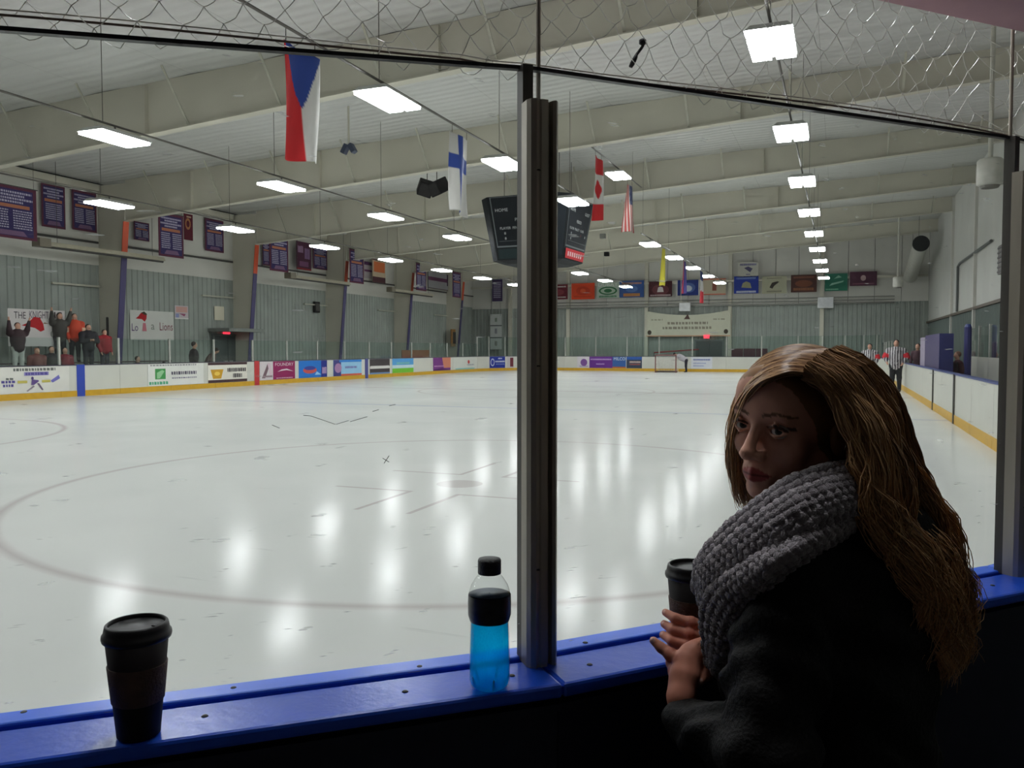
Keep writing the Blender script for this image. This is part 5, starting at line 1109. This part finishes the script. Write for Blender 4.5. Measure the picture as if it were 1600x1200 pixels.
# ---- coat
ct = Sdf(.035)
ct.cone(pt(1308,850,1.28), pt(1306,1010,1.275), .125, .135); ct.cone(pt(1306,1010,1.275), hipc - Z3*.22, .135, .165)
ct.cone(pt(1256,886,1.20), pt(1372,884,1.42), .066, .066); ct.ell(pt(1310,835,1.28), (.13,.12,.085))
sh, el, wr = pt(1240,912,1.185), pt(1196,1175,1.135), pt(1082,1134,1.310)
ct.chain([sh, sh*.5+el*.5, el], [.066,.068,.062], k=.02); ct.chain([el, wr], [.060,.042], k=.02)
sh2, el2, wr2 = pt(1376,900,1.44), pt(1290,1120,1.52), pt(1160,1068,1.405)
ct.chain([sh2, el2], [.070,.058], k=.02); ct.chain([el2, wr2], [.056,.040], k=.02)
ct.cone(pt(1275,800,1.22), pt(1380,800,1.36), .045, .045, k=.03)
def folds(F, X, Y, Z):
    f = .0045*np.sin(38*Z + 17*X + 6*np.sin(23*Y + 9*Z)) + .0035*np.sin(61*X - 33*Y + 27*Z + 3*np.sin(31*Z)) + .003*np.sin(70*Z+20*Y)
    return F + f
V, Q, C = ct.mesh(.0085, post=folds); coat_m = mat('dark_coat', (19, 18, 18), .7, spec=.2, var=.25, scale=25, bump=.25, bscale=160)
o = obj_mesh('coat', V-WL, Q, coat_m, WM, True); o['_o'] = tuple(WL); COAT = o
cuff = MB(); 
for c0, c1, r in ((wr, pt(1068,1124,1.326), .040),): cuff.tube([Vector(c0), Vector(c0*.5+c1*.5), Vector(c1)], [r, r*.95, r*.85], 20)
cuff.build('cuff', coat_m, COAT, True)
# ---- chunky knitted scarf: rows of bobbled yarn over a soft core
def rows(A, B, n, seg, r0, name):
    A = [pt(*p) for p in A]; B = [pt(*p) for p in B]; out = MB(); rg = random.Random(hash(name) % 99)
    ca, cb = cat_rom([Vector(p) for p in A], seg), cat_rom([Vector(p) for p in B], seg)
    for k in range(n):
        f = k/(n-1); ph = rg.random()*6; base = [ca[i].lerp(cb[i], f) for i in range(seg)]; P = []; Rd = []
        bulge = math.sin(math.pi*f)
        for i, p in enumerate(base):
            n_ = (Vector(_C)-p).normalized(); w = i*1.55+ph+k*math.pi
            P.append(p + n_*(.016*bulge + .0035*math.sin(w)) + Vector((0,0,.0028*math.cos(w*.5+1)))); Rd.append(r0*(1+.26*math.sin(w)+.10*math.sin(i*.37+ph)))
        g = 146 + rg.randint(-24, 24); out.col = lin((g, g-6, g-2)); out.tube(P, Rd, 7, lin((g, g-7, g-3)))
    return out
scarf_m = mat_vc('knit_scarf', .9, .28, 90, spec=.15, bump=.8, bscale=420, sheen=.3)
SCF = thing('scarf_root', None, None) if False else None
upA = [(1352,742,1.335),(1345,728,1.20),(1300,731,1.165),(1235,752,1.155),(1180,790,1.175),(1130,832,1.215),(1097,872,1.265),(1096,890,1.34),(1140,840,1.40),(1200,790,1.42)]
upB = [(1362,800,1.335),(1362,792,1.18),(1310,806,1.125),(1250,836,1.11),(1200,868,1.135),(1150,905,1.185),(1110,930,1.245),(1100,940,1.33),(1150,900,1.42),(1210,850,1.44)]
S1 = rows(upA, upB, 8, 190, .0082, 'u')
loA = [(1330,800,1.16),(1270,828,1.115),(1205,862,1.12),(1150,895,1.165),(1112,925,1.225),(1100,960,1.285),(1103,1000,1.325),(1108,1035,1.345)]
loB = [(1330,826,1.17),(1275,858,1.12),(1222,893,1.125),(1186,930,1.165),(1163,965,1.215),(1148,1000,1.265),(1137,1030,1.305),(1124,1058,1.335)]
S2 = rows(loA, loB, 6, 150, .0080, 'l')
scf = S1.build('scarf', scarf_m, WM, True); S2.build('scarf_end', scarf_m, scf, True)
core = Sdf(.02)
for A, B in ((upA, upB), (loA, loB)):
    M_ = [(pt(*p)+pt(*q))/2 + unit((pt(*p)+pt(*q))/2-np.array(_C))*.036 for p, q in zip(A, B)]
    W_2 = [np.linalg.norm(pt(*p)-pt(*q))*.33 for p, q in zip(A, B)]
    for i in range(len(M_)-1): core.cone(M_[i], M_[i+1], W_2[i], W_2[i+1], col=(104,99,101), flat=(unit(np.array(_C)-M_[i]), 1.8))
V, Q, C = core.mesh(.006); o = obj_mesh('scarf_core', V-WL, Q, scarf_m, scf, True, C)
# ---- hair: a scalp cap and some thousands of wavy strands laid along guide locks
cap = Sdf(.012); cap.ell((0,-.020,.032), (.079,.098,.079), col=(126,86,50)); cap.ell((.0,-.065,-.02), (.066,.055,.085), col=(112,76,46), k=.03)
def cut(F, X, Y, Z): return np.maximum(F, .80*Y - .60*Z - .022 + np.where(X < 0, 0, .006))
V, Q, C = cap.mesh(.005, post=cut); hair_m = mat_vc('blond_hair', .42, .25, 120, spec=.35)
HAIR = obj_mesh('hair', H2W(V)-WL, Q, hair_m, WM, True, C); HAIR['_o'] = tuple(WL)
st = MB(); rg = random.Random(21)
def locks(guides, count, wave=.006, thick=.0013, ends=.25, light=.5, n=26, jit=.006):
    G = [cat_rom([Vector(pt(*p)) for p in g], n) for g in guides]
    for _ in range(count):
        u = rg.random()*(len(G)-1); k = min(int(u), len(G)-2); f = u-k; ph = rg.random()*6.28; cl = int(u*3.7); fr = .62 + .16*math.sin(cl*2.3); am = wave*rg.uniform(.75,1.15); stop = 1 - ends*rg.random()
        j0 = Vector((rg.gauss(0,1), rg.gauss(0,1), rg.gauss(0,1)))*jit; lk = math.sin(u*9)*.5 + rg.random()*.5; P = []; Rd = []; m = max(5, int(n*stop))
        for i in range(m):
            s = i/(n-1); p = G[k][i].lerp(G[k+1][i], f); sd = (G[k+1][i]-G[k][i]); sd = sd.normalized() if sd.length > 1e-6 else Vector((1,0,0))
            grow = min(1, max(.12, 1.9*(s-.12))); clump = math.sin(i*fr*1.25 + cl*1.9)*.9 + math.sin(i*fr*1.7 + ph)*.25
            sd = (sd*.35 + Vector(R3)*.65); P.append(p + j0*grow + sd*am*grow*clump + Vector((0,0,am*.3*math.sin(i*.8+ph)))); Rd.append(thick*(1.1-.85*(i/(m-1))**2))
        for i, p in enumerate(P):
            q = np.array(p) - HC; l = np.array((q@hl, q@hf, q@hu)); dd = (l - np.array((0,-.020,.032)))/np.array((.081,.100,.081)); k0 = np.linalg.norm(dd)
            if k0 < 1:
                l = np.array((0,-.020,.032)) + dd/k0*(1 + .05*((ph*7.3) % 1))*np.array((.081,.100,.081)); P[i] = Vector(HC + hl*l[0] + hf*l[1] + hu*l[2])
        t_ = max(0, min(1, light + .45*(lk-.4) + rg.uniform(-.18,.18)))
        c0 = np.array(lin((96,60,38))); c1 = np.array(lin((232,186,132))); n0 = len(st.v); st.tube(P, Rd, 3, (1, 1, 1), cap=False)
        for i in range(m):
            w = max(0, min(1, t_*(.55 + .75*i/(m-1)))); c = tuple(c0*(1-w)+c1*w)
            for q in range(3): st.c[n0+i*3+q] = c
# near side: from the parting back over the ear and down the back
near = [[(1256,583,1.165),(1288,606,1.155),(1318,650,1.150),(1334,705,1.145),(1352,775,1.135),(1392,850,1.145),(1430,930,1.160),(1446,1010,1.175),(1452,1070,1.18)],
        [(1266,572,1.175),(1310,600,1.155),(1346,655,1.150),(1364,720,1.145),(1388,795,1.140),(1428,872,1.155),(1458,945,1.170),(1466,1015,1.18),(1462,1085,1.185)],
        [(1282,561,1.19),(1332,590,1.170),(1368,645,1.170),(1392,715,1.170),(1420,795,1.17),(1452,870,1.19),(1476,945,1.20),(1482,1010,1.205),(1476,1075,1.21)],
        [(1298,553,1.21),(1352,580,1.20),(1388,632,1.205),(1412,705,1.215),(1446,790,1.22),(1478,865,1.235),(1500,935,1.24),(1502,1000,1.245),(1492,1050,1.25)],
        [(1312,549,1.24),(1366,574,1.245),(1402,624,1.255),(1424,700,1.265),(1456,785,1.27),(1488,860,1.275),(1508,925,1.28),(1504,985,1.28),(1500,1030,1.28)]]
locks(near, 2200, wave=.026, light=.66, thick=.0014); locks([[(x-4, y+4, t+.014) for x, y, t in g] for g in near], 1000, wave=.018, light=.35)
# stray ends flying to the right
locks([[(1424,760,1.22),(1450,820,1.22),(1472,880,1.21),(1496,915,1.20),(1522,940,1.19)], [(1440,800,1.24),(1462,860,1.23),(1476,920,1.22),(1488,960,1.21),(1512,1000,1.20)], [(1440,880,1.20),(1462,940,1.20),(1476,990,1.19),(1490,1020,1.18),(1500,1050,1.17)]], 46, wave=.012, thick=.0008, jit=.010, light=.6)
# crown: from the parting forward and over to the far side of the face
far = [[(1256,583,1.165),(1226,583,1.165),(1192,596,1.190),(1166,625,1.225),(1153,668,1.265),(1147,715,1.285),(1152,762,1.29),(1164,800,1.29)],
       [(1264,572,1.178),(1228,570,1.180),(1190,584,1.205),(1162,615,1.240),(1148,660,1.275),(1143,705,1.295),(1150,750,1.30),(1166,805,1.30)],
       [(1280,561,1.195),(1240,558,1.205),(1196,573,1.230),(1164,604,1.262),(1148,650,1.290),(1144,695,1.305),(1154,740,1.31),(1172,790,1.31)],
       [(1298,553,1.215),(1256,550,1.235),(1208,563,1.260),(1172,596,1.290),(1154,650,1.310),(1150,700,1.32),(1160,750,1.325),(1180,800,1.33)],
       [(1312,549,1.245),(1274,546,1.270),(1228,556,1.295),(1190,590,1.320),(1166,650,1.335),(1160,710,1.34),(1172,770,1.35),(1190,810,1.36)]]
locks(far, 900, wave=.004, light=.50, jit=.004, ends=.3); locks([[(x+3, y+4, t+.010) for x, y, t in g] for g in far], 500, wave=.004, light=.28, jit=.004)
# back of the head
back = [[(1312,549,1.245),(1366,574,1.245),(1402,624,1.255),(1424,700,1.265),(1450,785,1.27),(1474,860,1.275),(1486,930,1.28)], [(1318,548,1.28),(1368,572,1.30),(1402,625,1.32),(1420,705,1.33),(1444,790,1.33),(1466,865,1.33),(1478,930,1.33)], [(1305,550,1.31),(1345,572,1.35),(1375,630,1.37),(1390,710,1.37),(1410,800,1.37),(1430,870,1.37),(1440,930,1.37)]]
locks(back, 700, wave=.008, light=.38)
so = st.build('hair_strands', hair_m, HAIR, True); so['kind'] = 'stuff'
for o in bpy.data.objects:
    if '_o' in o: del o['_o']
